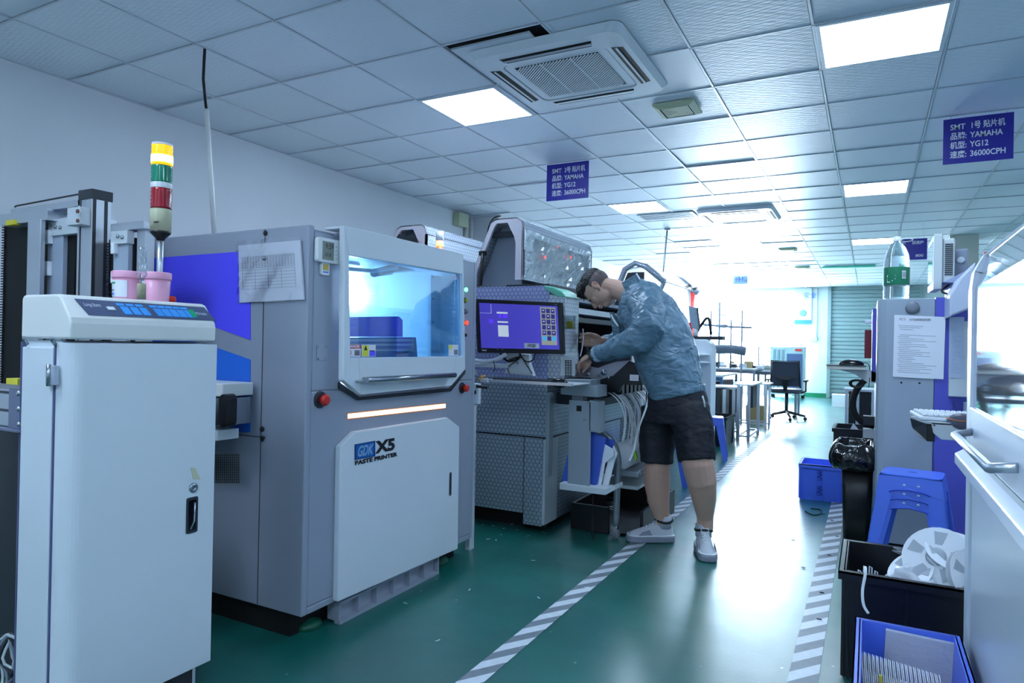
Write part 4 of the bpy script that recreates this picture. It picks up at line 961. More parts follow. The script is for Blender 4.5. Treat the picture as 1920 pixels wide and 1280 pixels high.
def scq(u0, v0, u1, v1, m_, name, off=.0005): return MB().slab([L4(u0, v0, .006-off), L4(u1, v0, .006-off), L4(u1, v1, .006-off), L4(u0, v1, .006-off)], (0, -.0005, 0)).build(name, m_, sc_)
khaki = mat('screen_khaki', (170, 168, 150), .4, emit=.2); spale = mat('screen_pale', (205, 215, 220), .4, emit=.3)
sdark = mat('screen_dark', (60, 52, 140), .4, emit=.12); sviol = mat('screen_violet_mark', (90, 50, 240), .4, emit=.5)
scq(.76, .10, .93, .83, khaki, 'menu_column', .0006)
for r_ in range(6):
    for c_ in range(3):
        u, v = .775+.052*c_, .13+.106*r_
        scq(u, v, u+.042, v+.085, sdark if not (r_ == 5 and c_ in (0, 2)) else mat('screen_cyan', (60, 160, 210), .4, emit=.4), 'menu_key', .0016)
        if (r_*3+c_) % 2 == 0 and r_ < 5: scq(u+.012, v+.025, u+.03, v+.045, spale, 'menu_icon', .0026)
scq(.255, .225, .385, .258, spale, 'conveyor_drawing'); scq(.26, .40, .385, .43, spale, 'conveyor_drawing'); scq(.262, .475, .385, .69, spale, 'board_drawing')
scq(.28, .265, .31, .34, sviol, 'violet_mark'); scq(.33, .275, .38, .33, sviol, 'violet_mark'); scq(.16, .37, .205, .44, sviol, 'violet_mark')
scq(.05, .255, .19, .26, spale, 'frame_line'); scq(.188, .09, .192, .26, spale, 'frame_line')
scq(.56, .80, .73, .895, white_print, 'label_strip', .001)
p = L4(.60, .875, .003); q_ = L4(.69, .875, .003)
text('HYGD', 'lettering', .026, p, q_-p, (0, 0, 1), black_print, sc_, bold=.0008, fit=(q_-p).length)
p = L4(.06, .965, -.001); q_ = L4(.115, .965, -.001)
text('Found', 'lettering', .016, p, q_-p, (0, 0, 1), white_print, bez_, bold=.0006, fit=(q_-p).length)
p = L4(.925, .055, -.001); text('TFT22W', 'lettering', .008, p, (1, 0, 0), (0, 0, 1), white_print, bez_, fit=.02)
for k in range(2): MB().cbox(L4(.25+.06*k, .93, -.001), (.008, .002, .002)).build('button', greyw, bez_)
nk = MB().slab([A(948, 660, 3.65), A(992, 664, 3.65), A(992, 682, 3.65), A(1000, 705, 3.65), A(945, 700, 3.65), A(950, 682, 3.65)], (0, .04, 0)).build('neck_plate', greyw, t, bevel=.004)
c = A(971, 680, 3.648); MB().lathe(c, [(.008, 0), (.007, -.003)], 12, 'y').build('neck_screw', steel, nk)
for pts, r_ in (([(938, 662), (945, 672), (956, 677), (975, 668), (974, 663)], .007), ([(955, 700), (953, 688), (970, 675), (978, 667)], .003), ([(998, 700), (985, 680), (978, 668)], .003), ([(976, 668), (988, 678), (1000, 674), (1003, 662)], .004)):
    MB().tube(cat_pts([A(px, py, 3.63) for px, py in pts], 5), r_, 6).build('cable', rubber, t)
MB().tube([A(955, 676, 3.62), A(969, 672, 3.62)], .012, 8).build('video_plug', blackpl, t)
# support arm and hose
t = thing('support_arm', 'pale grey arm with a white corrugated hose linking the printer side to the monitor', 'arm', (2.3, 3.6, 1.0))
a, b_ = A(878, 680, 3.62), A(952, 690, 3.62)
MB().box((a.x, 3.62, b_.z-.0), (b_.x, 3.66, a.z)).build('arm_beam', greyw, t, bevel=.003)
a, b_ = A(868, 692, 3.6), A(886, 703, 3.6); MB().box((a.x-.03, 3.58, b_.z), (b_.x, 3.66, a.z)).build('arm_clamp', greyw, t, bevel=.003)
hp = cat_pts([A(863, 660, 3.4), A(880, 672, 3.5), (A(905, 677, 3.58)), A(930, 674, 3.6), A(948, 664, 3.6)], 8)
MB().tube(hp, [(.0135 if k % 2 else .0115) for k in range(len(hp))], 10).build('hose', mat('hose_white', (205, 212, 220), .6), t)
MB().tube([A(926, 676, 3.57), A(928, 690, 3.57), A(926, 697, 3.57)], .003, 6).build('cable_tie', rubber, t)
# tray with keyboard and mouse
t = thing('keyboard_tray', 'thin aluminium keyboard tray under the violet monitor', 'tray', (2.5, 3.55, .98))
a, b_ = A(905, 706, 3.45), A(1072, 711, 3.45)
zt2 = .985
MB().box((a.x+.03, 3.45, zt2-.012), (b_.x, 3.47, zt2+.004)).build('front_rail', alu, t)
MB().box((a.x+.0, 3.46, zt2-.01), (b_.x, 3.72, zt2-.004)).build('shelf', greyw, t)
MB().box((a.x-.01, 3.44, zt2-.014), (a.x+.04, 3.5, zt2+.006)).build('end_cap', greyw, t)
a2, b2 = A(915, 704, 3.5), A(1028, 707, 3.5)
MB().box((a2.x, 3.5, zt2-.003), (b2.x, 3.64, zt2+.012)).build('keyboard_tray_mat', darkg, t, bevel=.003)
c = A(1049, 701, 3.52)
t2 = thing('computer_mouse', 'black mouse at the right end of the tray under the violet monitor', 'mouse', (c.x, 3.52, zt2-.004))
MB().ell((c.x, 3.52, zt2-.002), (.052, .03, .030), n=18, k=10).build('shell', mat('glossy_black_shell', (18, 19, 22), .15), t2)
MB().cyl((c.x-.03, 3.52, zt2+.022), (c.x-.022, 3.52, zt2+.025), .006, 8).build('wheel', greyw, t2)
# tool bracket beside the printer (white plate with hook)
t = thing('side_bracket', 'small white bracket with a black knob on the right side of the paste printer', 'bracket', (2.42, 3.36, 0))
a, b_ = ony(884, 718, 3.35), ony(900, 757, 3.35)
MB().box((a.x, 3.33, b_.z), (b_.x, 3.36, a.z)).build('plate', pow_white, t, bevel=.003)
a2 = ony(886, 760, 3.36); b2 = ony(890, 1000, 3.36)
MB().box((a2.x-.02, 3.34, 0), (a2.x+.01, 3.39, a2.z)).build('upright', greyw, t)
MB().cyl(ony(893, 724, 3.32), ony(914, 726, 3.34), .009, 10).build('black_knob', blackpl, t)
MB().lathe(ony(889, 735, 3.325), [(.014, 0), (.012, -.004)], 12, 'y').build('hole_ring', blackm, t)
for (px, py) in ((896, 711), (900, 706)): MB().tube([ony(px, py, 3.36), ony(px+10, py-2, 3.4)], .004, 6).build('orange_lead', mat('orange_lead', (205, 140, 50), .5), t)

# ---- grey control box and folder stand
t = thing('folder_stand', 'grey metal stand with a bottom shelf holding blue folders in front of the mounter', 'stand', (2.93, 3.72, 0))
yf = 3.74
def fbox(name, p, q_, m_, ya, d, par, bev=.003):
    a, b_ = ony(p[0], p[1], ya), ony(q_[0], q_[1], ya)
    return MB().box((a.x, ya, b_.z), (b_.x, ya+d, a.z)).build(name, m_, par, bevel=bev)
MB().slab(poly_y([(1050, 711), (1108, 712), (1108, 722), (1121, 723), (1121, 745), (1051, 739)], yf), (0, .16, 0)).build('top_box', mat('control_grey', (140, 152, 162), .45), t, bevel=.003)
fbox('hanger', (1072, 741), (1092, 752), grey2, yf+.03, .08, t)
up_ = fbox('front_plate', (1067, 750), (1105, 920), MC['control_grey'], yf, .012, t)
MB().slab([ony(1105, 750, yf), ony(1123, 753, yf), ony(1123, 812, yf), ony(1105, 808, yf)], (0, .10, 0)).build('side_flange', MC['control_grey'], t)
fbox('square_hole', (1081, 760), (1090, 771), blackm, yf-.001, .002, up_, 0)
for (px, py) in ((1070, 754), (1102, 755), (1095, 787), (1098, 787)): MB().lathe(ony(px, py, yf-.0), [(.003, 0), (.003, -.002)], 8, 'y').build('rivet', darkg, up_)
MB().slab(poly_y([(1049, 905), (1135, 917), (1153, 910), (1153, 918), (1135, 928), (1049, 917)], yf-.02), (0, .14, 0)).build('shelf', greyw, t, bevel=.002)
MB().box((2.70, 3.80, .38), (2.72, 3.86, .9)).build('back_strut', MC['control_grey'], t)
# folders
flm = mat('folder_blue', (62, 92, 190), .4)
def folder(pts, y, lab, m_=flm, th=.012):
    q = poly_y(pts, y); return MB().slab(q, (0, th, 0)).build('ring_binder' if m_ is flm else 'document_sheet', m_, label=lab, cat='folder' if m_ is flm else 'document', bevel=.001)
folder([(1066, 845), (1067, 906), (1052, 903)], 3.79, 'blue folder leaning out left of the grey folder stand')
folder([(1106, 809), (1112, 810), (1135, 822), (1120, 908), (1105, 912)], 3.79, 'tall blue folder standing right of the grey stand plate', th=.02)
folder([(1128, 818), (1152, 826), (1149, 862), (1126, 862)], 3.86, 'blue folder tilted behind the white papers in the folder stand')
folder([(1132, 832), (1148, 842), (1150, 855), (1134, 868), (1125, 915), (1118, 912)], 3.80, 'white papers leaning beside the tall blue folder', paper)
folder([(1150, 835), (1157, 850), (1150, 872), (1140, 912), (1128, 914), (1140, 862)], 3.83, 'crumpled white bag at the right of the folder stand', plasticw)
MB().tube([ony(1112, 927, 3.78)+V((.003*math.sin(k*1.6), .003*math.cos(k*1.6), -.0125*k)) for k in range(22)], .0045, 6).build('hanging_chain', mat('dark_chain', (50, 48, 48), .4, metal=.8), label='dark chain hanging below the folder stand', cat='chain')

# ---- feeders, the pulled feeder, component tapes, cart
t = thing('tape_feeder', 'black and silver tape feeder the man is loading, its long black case towards the viewer', 'feeder', (3.08, 3.98, .9))
yq = 3.98
MB().slab(poly_y([(1142, 706), (1150, 704), (1180, 676), (1212, 690), (1213, 722), (1196, 722), (1168, 721), (1160, 735), (1120, 737), (1120, 713)], yq), (0, .03, 0)).build('black_case', mat('satin_black', (22, 23, 30), .3), t, bevel=.002)
MB().slab(poly_y([(1066, 688), (1076, 681), (1120, 690), (1135, 684), (1155, 678), (1182, 675), (1150, 703), (1147, 713), (1112, 714), (1108, 708), (1072, 706)], yq+.004), (0, .02, 0)).build('silver_plate', mat('feeder_silver', (150, 150, 160), .3, metal=.6), t)
for (px, py, r_) in ((1075, 697, .024), (1103, 701, .014), (1132, 698, .020), (1122, 704, .010), (1141, 708, .010)):
    MB().lathe(ony(px, py, yq), [(r_, 0), (r_*.9, -.004), (r_*.3, -.004), (r_*.3, -.007)], 18, 'y').build('reel_wheel', plasticw if r_ > .02 else steel, t)
fbox('paper_label', (1181, 702), (1197, 714), paper, yq-.001, .001, t, 0)
for k in range(4): 
    a = ony(1183+.4, 704+2.4*k, yq-.002); MB().box((a.x, yq-.0025, a.z-.0015), (a.x+.04, yq-.0018, a.z)).build('label_line', mat('label_red', (190, 100, 110), .5), t)
fbox('end_slot', (1205, 692), (1206.5, 712), greyw, yq-.001, .002, t, 0); fbox('end_slot', (1211, 692), (1212.5, 708), greyw, yq-.001, .002, t, 0)
# row of other feeders in the bay behind
for k in range(9):
    yy = 4.06+.085*k
    tt = thing('tape_feeder', '%s black tape feeder seated in the row behind the pulled one' % ORD[k], 'feeder', (2.95, yy, .88), 'seated tape feeders')
    MB().slab([(2.66, yy, .90), (2.70, yy, .99), (2.98, yy, 1.0), (3.1, yy, .96), (3.1, yy, .90), (2.95, yy, .86)], (0, .05, 0)).build('case', MC['satin_black'], tt)
    MB().box((2.7, yy+.01, .99), (2.9, yy+.04, 1.012)).build('silver_cover', MC['feeder_silver'], tt)
MB().box((2.69, 3.98, .82), (2.98, YM1, .895)).build('feeder_bank', darkg, Ym)
tapem = mat('white_carrier_tape', (242, 245, 248), .5)
random.seed(3)
for k in range(34):
    yy = 4.02+.021*k+random.uniform(-.006, .006); x0_ = 2.93+.003*k+random.uniform(-.03, .03)
    xe = 3.13+random.uniform(-.03, .05); ze = .60+random.uniform(-.03, .04)
    P_ = bez((x0_-.04, yy, .925), (x0_+.13+random.uniform(0, .06), yy, .94), (xe+.04, yy+.01, .80), (xe, yy+random.uniform(-.03, .03), ze), 12)
    MB().tube(P_, .0040, 5).build('carrier_tape', tapem, label='%s white carrier tape from the near end of the arching row' % ORD[k], cat='tape', group='carrier tapes from feeders to reels')
P_ = cat_pts([ony(1205, 722, 3.94), ony(1215, 735, 3.93), ony(1212, 762, 3.93), ony(1200, 795, 3.95), ony(1193, 818, 4.0), ony(1188, 845, 4.02), ony(1180, 864, 4.0)], 6)
MB().tube(P_, .006, 4, flat=.3, up=(0, 1, 0)).build('carrier_tape', tapem, label='single long white carrier tape hanging over the man\'s shorts', cat='tape')
# reels in the cart
for k in range(16):
    yy = 4.06+.043*k
    tt = thing('component_reel', '%s white component reel from the near end of the feeder cart' % ORD[k], 'reel', (3.10, yy, .42), 'component reels in the cart')
    MB().lathe((3.09, yy, .505), [(.015, 0), (.085, 0), (.085, .0015), (.03, .002), (.03, .010), (.085, .0105), (.085, .012), (.015, .012)], 24, 'y').build('reel', plasticw, tt)
MB().slab([ony(1190, 845, 4.05), ony(1194, 857, 4.05), ony(1192, 866, 4.05), ony(1188, 850, 4.05)], (0, .02, 0)).build('lime_tag', mat('lime_tag', (150, 220, 60), .5), label='lime green tag on the white reels', cat='tag')
t = thing('feeder_cart', 'steel feeder cart with arched end frame on castors beside the man\'s foot', 'cart', (3.05, 4.5, 0))
fp = cat_pts([(2.9, 4.02, .67), (2.98, 4.02, .655), (3.06, 4.02, .60), (3.095, 4.02, .50), (3.095, 4.02, .40), (3.09, 4.02, .08)], 5)
MB().tube(fp, .022, 10).build('end_frame', mat('cart_steel', (150, 158, 165), .35, metal=.6), t)
MB().tube([V(p)+V((0, .72, 0)) for p in fp], .018, 10).build('end_frame', MC['cart_steel'], t)
MB().box((2.95, 4.02, .395), (3.23, 4.75, .43)).build('shelf', MC['cart_steel'], t, bevel=.003)
MB().box((3.232, 4.03, .41), (3.236, 4.72, .44)).build('number_strip', paper, t)
for k in range(14): MB().box((3.2365, 4.06+.047*k, .418), (3.237, 4.075+.047*k, .432)).build('strip_mark', black_print, t)
MB().box((2.95, 4.1, .30), (3.2, 4.7, .32)).build('lower_shelf', greyw, t)
MB().box((2.8, 4.02, .43), (3.0, 4.75, .45)).build('reel_tray', blackpl, t)
def castor(x, y, par):
    MB().box((x-.02, y-.02, .06), (x+.02, y+.02, .085)).build('castor_fork', steel, par)
    MB().lathe((x, y, .032), [(.005, -.012), (.031, -.012), (.032, 0), (.031, .012), (.005, .012)], 16, 'y').build('castor_wheel', mat('clear_grey_wheel', (120, 126, 130), .3), par)
castor(3.085, 4.02, t); castor(3.2, 4.72, t); castor(2.8, 4.72, t)
MB().box((3.16, 4.65, .1), (3.2, 4.69, .4)).build('rear_leg', MC['cart_steel'], t)
# scrap bin under the cart
t = thing('scrap_bin', 'low black scrap tray on the floor under the folder stand and cart', 'bin', (2.98, 4.4, 0))
b = MB(); b.box((2.78, 4.1, .005), (3.02, 4.85, .015))
b.box((2.78, 4.08, .005), (3.02, 4.10, .17)).box((2.78, 4.85, .005), (3.24, 4.87, .17)).box((2.76, 4.08, .005), (2.78, 4.87, .17)).box((3.22, 4.1, .005), (3.24, 4.85, .17)).box((3.02, 4.1, .005), (3.22, 4.85, .015))
b.build('tray', blackpl, t)
for k in range(7):
    c = V((2.82+.03*k, 4.2+.05*(k % 3), .06+.01*k)); MB().tube([c+V((.02*math.cos(i*.8), .02*math.sin(i*.9), .004*i)) for i in range(8)], .004, 4, flat=.4).build('paper_scrap', tapem, t)
# bits on the floor
for k, (px, py) in enumerate([(925, 985), (945, 990), (970, 993), (915, 1010), (930, 1012), (960, 982), (905, 983), (1020, 998), (990, 1004), (940, 1002), (1000, 1050), (880, 1105), (760, 1130), (820, 1200), (1010, 1120), (1100, 1100)]):
    c = onz(px, py, .002); a = k*1.3; d = V((math.cos(a), math.sin(a), 0))*.012
    MB().tube([c-d, c+V((.003, -.004, .001)), c+d*.9], .0025, 4, flat=.4).build('paper_scrap', tapem, label='tiny white paper scrap on the green floor, %s of the scattered scraps' % ORD[k], cat='scrap', group='white scraps on the green floor')

# ---- next machine hood beyond the man, with raised frame
t = thing('component_mounter', 'second film-wrapped mounting machine beyond the bending man, hood raised', 'machine', (1.9, 7.0, 0))
MB().box((1.0, 6.05, .0), (2.62, 7.3, 1.0)).build('body', hexm, t)
MB().box((1.0, 6.05, 1.0), (2.5, 7.6, 1.5)).build('upper_body', greyw, t)
hp = [(2.25, 1.5), (2.42, 1.93), (2.52, 1.985), (2.62, 1.95), (2.80, 1.80)]
for yy in (6.1, 7.45):
    MB().tube([(x, yy, z) for x, z in hp], .028, 8).build('hood_rim', hexl, t)
MB().slab([(2.62, 6.1, 1.96), (2.80, 6.1, 1.81), (2.80, 7.45, 1.81), (2.62, 7.45, 1.96)], (0, 0, -.01)).build('hood_cover', hexl, t)
MB().slab([(2.42, 6.1, 1.93), (2.62, 6.1, 1.96), (2.62, 7.45, 1.96), (2.42, 7.45, 1.93)], (0, 0, -.01)).build('hood_top', hexl, t)
MB().slab([(2.27, 6.12, 1.5), (2.44, 6.12, 1.9), (2.6, 6.12, 1.9), (2.6, 6.12, 1.5)], (0, .01, 0)).build('hood_inner_panel', darkg, t)
for yy in (6.9, 7.2): MB().tube([(2.79, yy, 1.82), (2.84, yy, 1.84), (2.84, yy+.08, 1.84), (2.79, yy+.08, 1.82)], .006, 6).build('hood_handle', blackpl, t)
# ================================================================ the man
def px(a, b_, y): return ony(a, b_, y)
def fab(name, rgb, rough, sc, st, det=2.0):
    m_ = mat(name, rgb, rough, noise_amt=.06, nscale=6)
    nt = m_.node_tree; N = nt.nodes; L = nt.links; tc = N.new('ShaderNodeTexCoord')
    n = N.new('ShaderNodeTexNoise'); n.inputs['Scale'].default_value = sc; n.inputs['Detail'].default_value = det; n.inputs['Distortion'].default_value = 1.2
    mp = N.new('ShaderNodeMapping'); mp.inputs['Scale'].default_value = (1.0, 1, 1.9); mp.inputs['Rotation'].default_value = (0, .7, 0)
    L.new(tc.outputs['Object'], mp.inputs[0]); L.new(mp.outputs[0], n.inputs[0])
    bp = N.new('ShaderNodeBump'); bp.inputs['Strength'].default_value = st; bp.inputs['Distance'].default_value = .03
    L.new(n.outputs[0], bp.inputs['Height']); L.new(bp.outputs[0], N['Principled BSDF'].inputs['Normal']); return m_
jacket_m = fab('slate_blue_nylon', (92, 122, 142), .38, 9, .65)
shorts_m = fab('black_shorts_cloth', (24, 25, 36), .65, 8, .35)
hair_m = mat('black_hair', (20, 19, 24), .38, bump=.9, bscale=140)
fade_m = mat('shaved_hair', (92, 80, 82), .7, bump=.3, bscale=300)
shoe_m = mat('pale_grey_mesh_shoe', (196, 200, 208), .6, bump=.3, bscale=260); sole_m = mat('grey_shoe_sole', (140, 144, 158), .5)
Mn = thing('person', 'man in a slate-blue jacket, black shorts and pale trainers bending over the machine feeders', 'person', (3.5, 4.02, 0))
def remesh(o, vox, smooth_it=4, fac=.5, disp=None):
    r = o.modifiers.new('remesh', 'REMESH'); r.mode = 'VOXEL'; r.voxel_size = vox; r.use_smooth_shade = True
    s_ = o.modifiers.new('smooth', 'SMOOTH'); s_.iterations = smooth_it; s_.factor = fac
    for (sc, st, ty) in (disp or []):
        tx_ = bpy.data.textures.new('folds', ty)
        tx_.noise_scale = sc
        d = o.modifiers.new('folds', 'DISPLACE'); d.texture = tx_; d.strength = st; d.mid_level = .5; d.texture_coords = 'LOCAL'
# head frame
Hc = px(1122, 542, 4.05)
Fh = V((-.42, -.12, -.90)).normalized(); Uh = V((-.91, 0, .42)); Uh = (Uh-Fh*Uh.dot(Fh)).normalized(); Lh = Uh.cross(Fh)
HS = 1.03
def H(f, u, l): return Hc + (Fh*f + Uh*u + Lh*l)*HS
HA = (Fh, Lh, Uh)
def hell(b, c, r): b.ell(H(*c), (r[0]*HS, r[2]*HS, r[1]*HS), HA, 20, 14)   # r = (f, u, l)
b = MB()
hell(b, (-.012, .035, 0), (.097, .086, .076)); hell(b, (.022, -.028, 0), (.070, .086, .064)); hell(b, (.048, -.088, 0), (.034, .030, .034))
hell(b, (.012, -.070, .030), (.045, .035, .030)); hell(b, (.012, -.070, -.030), (.045, .035, .030))
hell(b, (.078, .022, 0), (.018, .012, .048)); hell(b, (.107, -.034, 0), (.013, .011, .013)); hell(b, (.092, -.066, 0), (.011, .011, .022)); hell(b, (.093, -.060, 0), (.012, .006, .022))
hell(b, (.100, -.038, .010), (.010, .007, .008)); hell(b, (.100, -.038, -.010), (.010, .007, .008))
b.tube([H(.085, .012, 0), H(.098, -.012, 0), H(.107, -.03, 0)], [.009, .010, .011], 10)
hell(b, (.062, -.028, .036), (.026, .028, .022)); hell(b, (.062, -.028, -.036), (.026, .028, .022))
for s in (-1, 1):
    hell(b, (-.010, -.004, s*.076), (.017, .030, .008)); hell(b, (-.004, -.030, s*.072), (.009, .012, .008))
# neck and torso core
nb = px(1180, 552, 4.05)
b.tube([H(-.03, -.02, 0), H(-.045, -.09, 0), px(1170, 548, 4.05), px(1190, 556, 4.05)], [.058, .060, .064, .075], 16)
b.tube([px(1186, 555, 4.05), px(1205, 570, 4.05), px(1235, 620, 4.05), px(1252, 680, 4.05), px(1268, 735, 4.05), px(1268, 775, 4.05)],
       [(.08, .07), (.16, .09), (.16, .11), (.14, .11), (.15, .12), (.15, .12)], 20, up=(0, 1, 0))
# legs
def leg(pts, rad): b.tube([px(*p) for p in pts], rad, 18, up=(0, 1, 0))
leg([(1243, 770, 4.14), (1236, 830, 4.12), (1232, 880, 4.09), (1232, 905, 4.10), (1235, 940, 4.11), (1241, 968, 4.125), (1244, 984, 4.13)], [.092, .088, .078, .081, .066, .048, .046])
leg([(1290, 770, 3.97), (1303, 830, 3.94), (1309, 872, 3.92), (1315, 900, 3.94), (1320, 935, 3.99), (1322, 968, 4.05), (1322, 990, 4.06)], [.092, .096, .090, .086, .070, .048, .046])
# arms
def arm(pts, rad): b.tube([px(*p) for p in pts], rad, 14)
arm([(1215, 568, 3.88), (1214, 610, 3.80), (1198, 638, 3.78), (1160, 652, 3.84), (1126, 663, 3.91), (1112, 669, 3.93)], [.062, .052, .046, .045, .033, .030])
arm([(1195, 565, 4.24), (1185, 610, 4.34), (1165, 642, 4.36), (1140, 642, 4.24), (1122, 639, 4.14)], [.06, .05, .045, .038, .027])
# left hand: palm and fingers
def palm(p0, p1, wide, r0, r1):   # flattened palm between wrist p0 and knuckles p1, wide = side vector
    w = V(wide); d = V(p1)-V(p0)
    for k in range(5):
        s_ = (k-2)/2
        b.tube([V(p0)+w*s_*.6, V(p0)+d*.5+w*s_*.9, V(p1)+w*s_], [r0, r0*1.05, r1], 10)
W1 = px(1110, 668, 3.925); K1 = px(1091, 681, 3.90)
b.tube([px(1114, 667, 3.925), px(1108, 669, 3.925)], [.03, .026], 12)
sd = V((.010, -.040, .018))
palm(W1, K1, sd, .017, .0115)
tipoff = [(-.9, 1.0), (-.35, 1.12), (.2, 1.05), (.8, .85)]
for q, ln in tipoff:
    k0 = K1+sd*q; 
    p1 = k0+V((-.026, .004, -.020))*ln; p2 = p1+V((-.004, .01, -.024))*ln; p3 = p2+V((.010, .010, -.016))*ln
    b.tube([k0+V((.01, 0, .004)), k0, p1, p2, p3], [.0098, .0098, .0088, .0082, .0068], 10)
b.tube([W1+V((-.01, .02, -.012)), px(1104, 684, 3.93), px(1097, 692, 3.935), px(1092, 699, 3.93)], [.013, .012, .010, .008], 10)
# right hand: fist holding the tape
W2 = px(1124, 640, 4.14); K2 = px(1106, 637, 4.10)
sv = V((.004, -.01, -.036))
palm(W2, K2, sv, .017, .012)
for k, (q, ln) in enumerate([(-1, 1.0), (-.35, 1.1), (.35, 1.05), (1, .85)]):
    k0 = K2+sv*q
    p1 = k0+V((-.040, -.006, .001))*ln; p2 = p1+V((-.012, -.024, -.002))*ln; p3 = p2+V((.022, -.010, 0))*ln
    b.tube([k0+V((.012, 0, 0)), k0, p1, p2, p3], [.0108, .0108, .0098, .009, .0078], 10)
b.tube([W2+V((-.015, -.01, .02)), px(1108, 626, 4.07), px(1100, 625, 4.055), px(1094, 628, 4.05)], [.013, .0115, .010, .008], 10)
body = b.build('body', skin, Mn); remesh(body, .0048, 3, .5)
# face details
fd = MB()
for s in (-1, 1):
    fd.tube([H(.089, .025, s*.012), H(.090, .032, s*.030), H(.076, .026, s*.050)], [.003, .0045, .003], 8)
fd.build('eyebrows', hair_m, Mn)
for s in (-1, 1):
    e = MB(); hell(e, (.0865, .002, s*.031), (.006, .0035, .014)); e.build('eye', mat('eye_dark', (40, 30, 32), .3), Mn)
e = MB(); hell(e, (.104, -.0635, 0), (.003, .0018, .017)); e.build('mouth', mat('lip_line', (120, 72, 70), .5), Mn)
for s in (-1, 1):
    e = MB(); e.tube([H(-.014+.013*math.cos(a), -.002+.024*math.sin(a), s*.084) for a in [k*PI/6-.6 for k in range(9)]], .004, 8); eo = e.build('ear_rim', mat('ear_skin', (206, 150, 135), .5), Mn)
hb = MB(); hell(hb, (-.022, .030, 0), (.092, .082, .0785)); hb2 = hb.build('shaved_sides', fade_m, Mn)
hb = MB(); hell(hb, (-.016, .066, 0), (.098, .064, .079)); hell(hb, (.030, .088, 0), (.068, .046, .070)); hell(hb, (.066, .083, .012), (.034, .030, .052)); hell(hb, (.084, .070, .018), (.014, .026, .034))
hell(hb, (-.075, .03, 0), (.034, .055, .058))
random.seed(5)
for k in range(46):
    l = random.uniform(-.062, .062); f0 = random.uniform(-.02, .075); 
    u0 = .112-.35*f0*f0*10-1.6*l*l*3
    hb.tube([H(f0-.02, u0, l), H(f0+.012, u0+.010, l*1.05), H(f0+.036, u0-.004, l*1.1)], [.010, .007, .0015], 5)
hr = hb.build('hair', hair_m, Mn); remesh(hr, .0035, 1, .4, [(.012, .008, 'CLOUDS')])
# jacket
jb = MB()
jb.tube([px(1184, 538, 4.05), px(1196, 552, 4.05), px(1214, 580, 4.05), px(1236, 628, 4.05), px(1250, 672, 4.05), px(1261, 710, 4.05), px(1269, 737, 4.05)],
        [(.085, .075), (.165, .125), (.215, .165), (.225, .190), (.225, .185), (.215, .172), (.205, .168)], 28, up=(0, 1, 0))
jb.tube([px(1206, 562, 3.93), px(1217, 585, 3.84), px(1216, 615, 3.79), px(1198, 638, 3.775), px(1165, 650, 3.83), px(1136, 659, 3.885), px(1119, 663, 3.915)],
        [.10, .098, .092, .084, .070, .058, .050], 18)
jb.tube([px(1192, 558, 4.20), px(1185, 590, 4.30), px(1172, 622, 4.36), px(1158, 642, 4.34), px(1132, 641, 4.19)], [.10, .095, .085, .068, .048], 18)
jk = jb.build('jacket', jacket_m, Mn); remesh(jk, .009, 5, .5, [(.10, .030, 'CLOUDS'), (.045, .010, 'CLOUDS')])
# collar, hem band, cuffs, front flap
cb_ = MB()
for (a, b2, c_, d_) in (((1166, 530), (1189, 516), (1204, 542), (1178, 556)),): 
    for yy, dy in ((3.955, -.012), (4.14, .012)):
        cb_.slab([px(*a, yy), px(*b2, yy+.02*(1 if yy < 4 else -1)), px(*c_, yy-.01 if yy < 4 else yy), px(*d_, yy-.012 if yy < 4 else yy)], (0, dy, 0))
cb_.slab([px(1189, 516, 3.975), px(1204, 540, 3.95), px(1206, 538, 4.14), px(1191, 514, 4.12)], (.01, 0, .01))
cb_.build('collar', jacket_m, Mn, bevel=.004)
hb_ = MB().tube([px(1267, 730, 4.05), px(1270, 743, 4.05)], [(.212, .176), (.205, .170)], 30, up=(0, 1, 0)); ho = hb_.build('hem_band', jacket_m, Mn); remesh(ho, .008, 2, .5, [(.06, .01, 'CLOUDS')])
MB().tube([px(1123, 662, 3.91), px(1115, 666, 3.92)], [.054, .046], 16).build('cuff', mat('pale_cuff_lining', (150, 176, 196), .5), Mn)
MB().tube(cat_pts([px(1226, 602, 3.80), px(1236, 620, 3.805), px(1240, 640, 3.83)], 4), .004, 6).build('sleeve_seam', MC['slate_blue_nylon'], Mn)
MB().tube(cat_pts([px(1232, 698, 3.865), px(1247, 690, 3.862), px(1262, 681, 3.86)], 4), .0035, 6).build('pocket_welt', mat('dark_slate', (62, 84, 100), .5), Mn)
MB().tube(cat_pts([px(1146, 590, 3.98), px(1153, 603, 3.96), px(1160, 612, 3.95)], 4), .006, 6).build('drawcord', plasticw, Mn)
MB().slab([px(1143, 585, 4.0), px(1150, 585, 4.0), px(1162, 612, 3.99), px(1160, 640, 4.0), px(1150, 632, 4.0)], (0, .02, 0)).build('front_placket', jacket_m, Mn)
# shorts
sb = MB()
sb.tube([px(1262, 722, 4.05), px(1268, 750, 4.05), px(1268, 790, 4.05)], [(.185, .165), (.20, .185), (.19, .19)], 24, up=(0, 1, 0))
sb.tube([px(1240, 765, 4.12), px(1232, 820, 4.12), px(1231, 868, 4.10)], [(.12, .125), (.118, .112), (.112, .100)], 22, up=(0, 1, 0))
sb.tube([px(1288, 765, 3.99), px(1302, 815, 3.96), px(1307, 864, 3.93)], [(.125, .128), (.125, .118), (.12, .107)], 22, up=(0, 1, 0))
so = sb.build('shorts', shorts_m, Mn); remesh(so, .009, 4, .5, [(.09, .018, 'CLOUDS')])
MB().tube([px(1317, 742, 3.875), px(1320, 752, 3.87), px(1322, 763, 3.87)], .005, 6).build('pocket_zip', greyw, Mn)
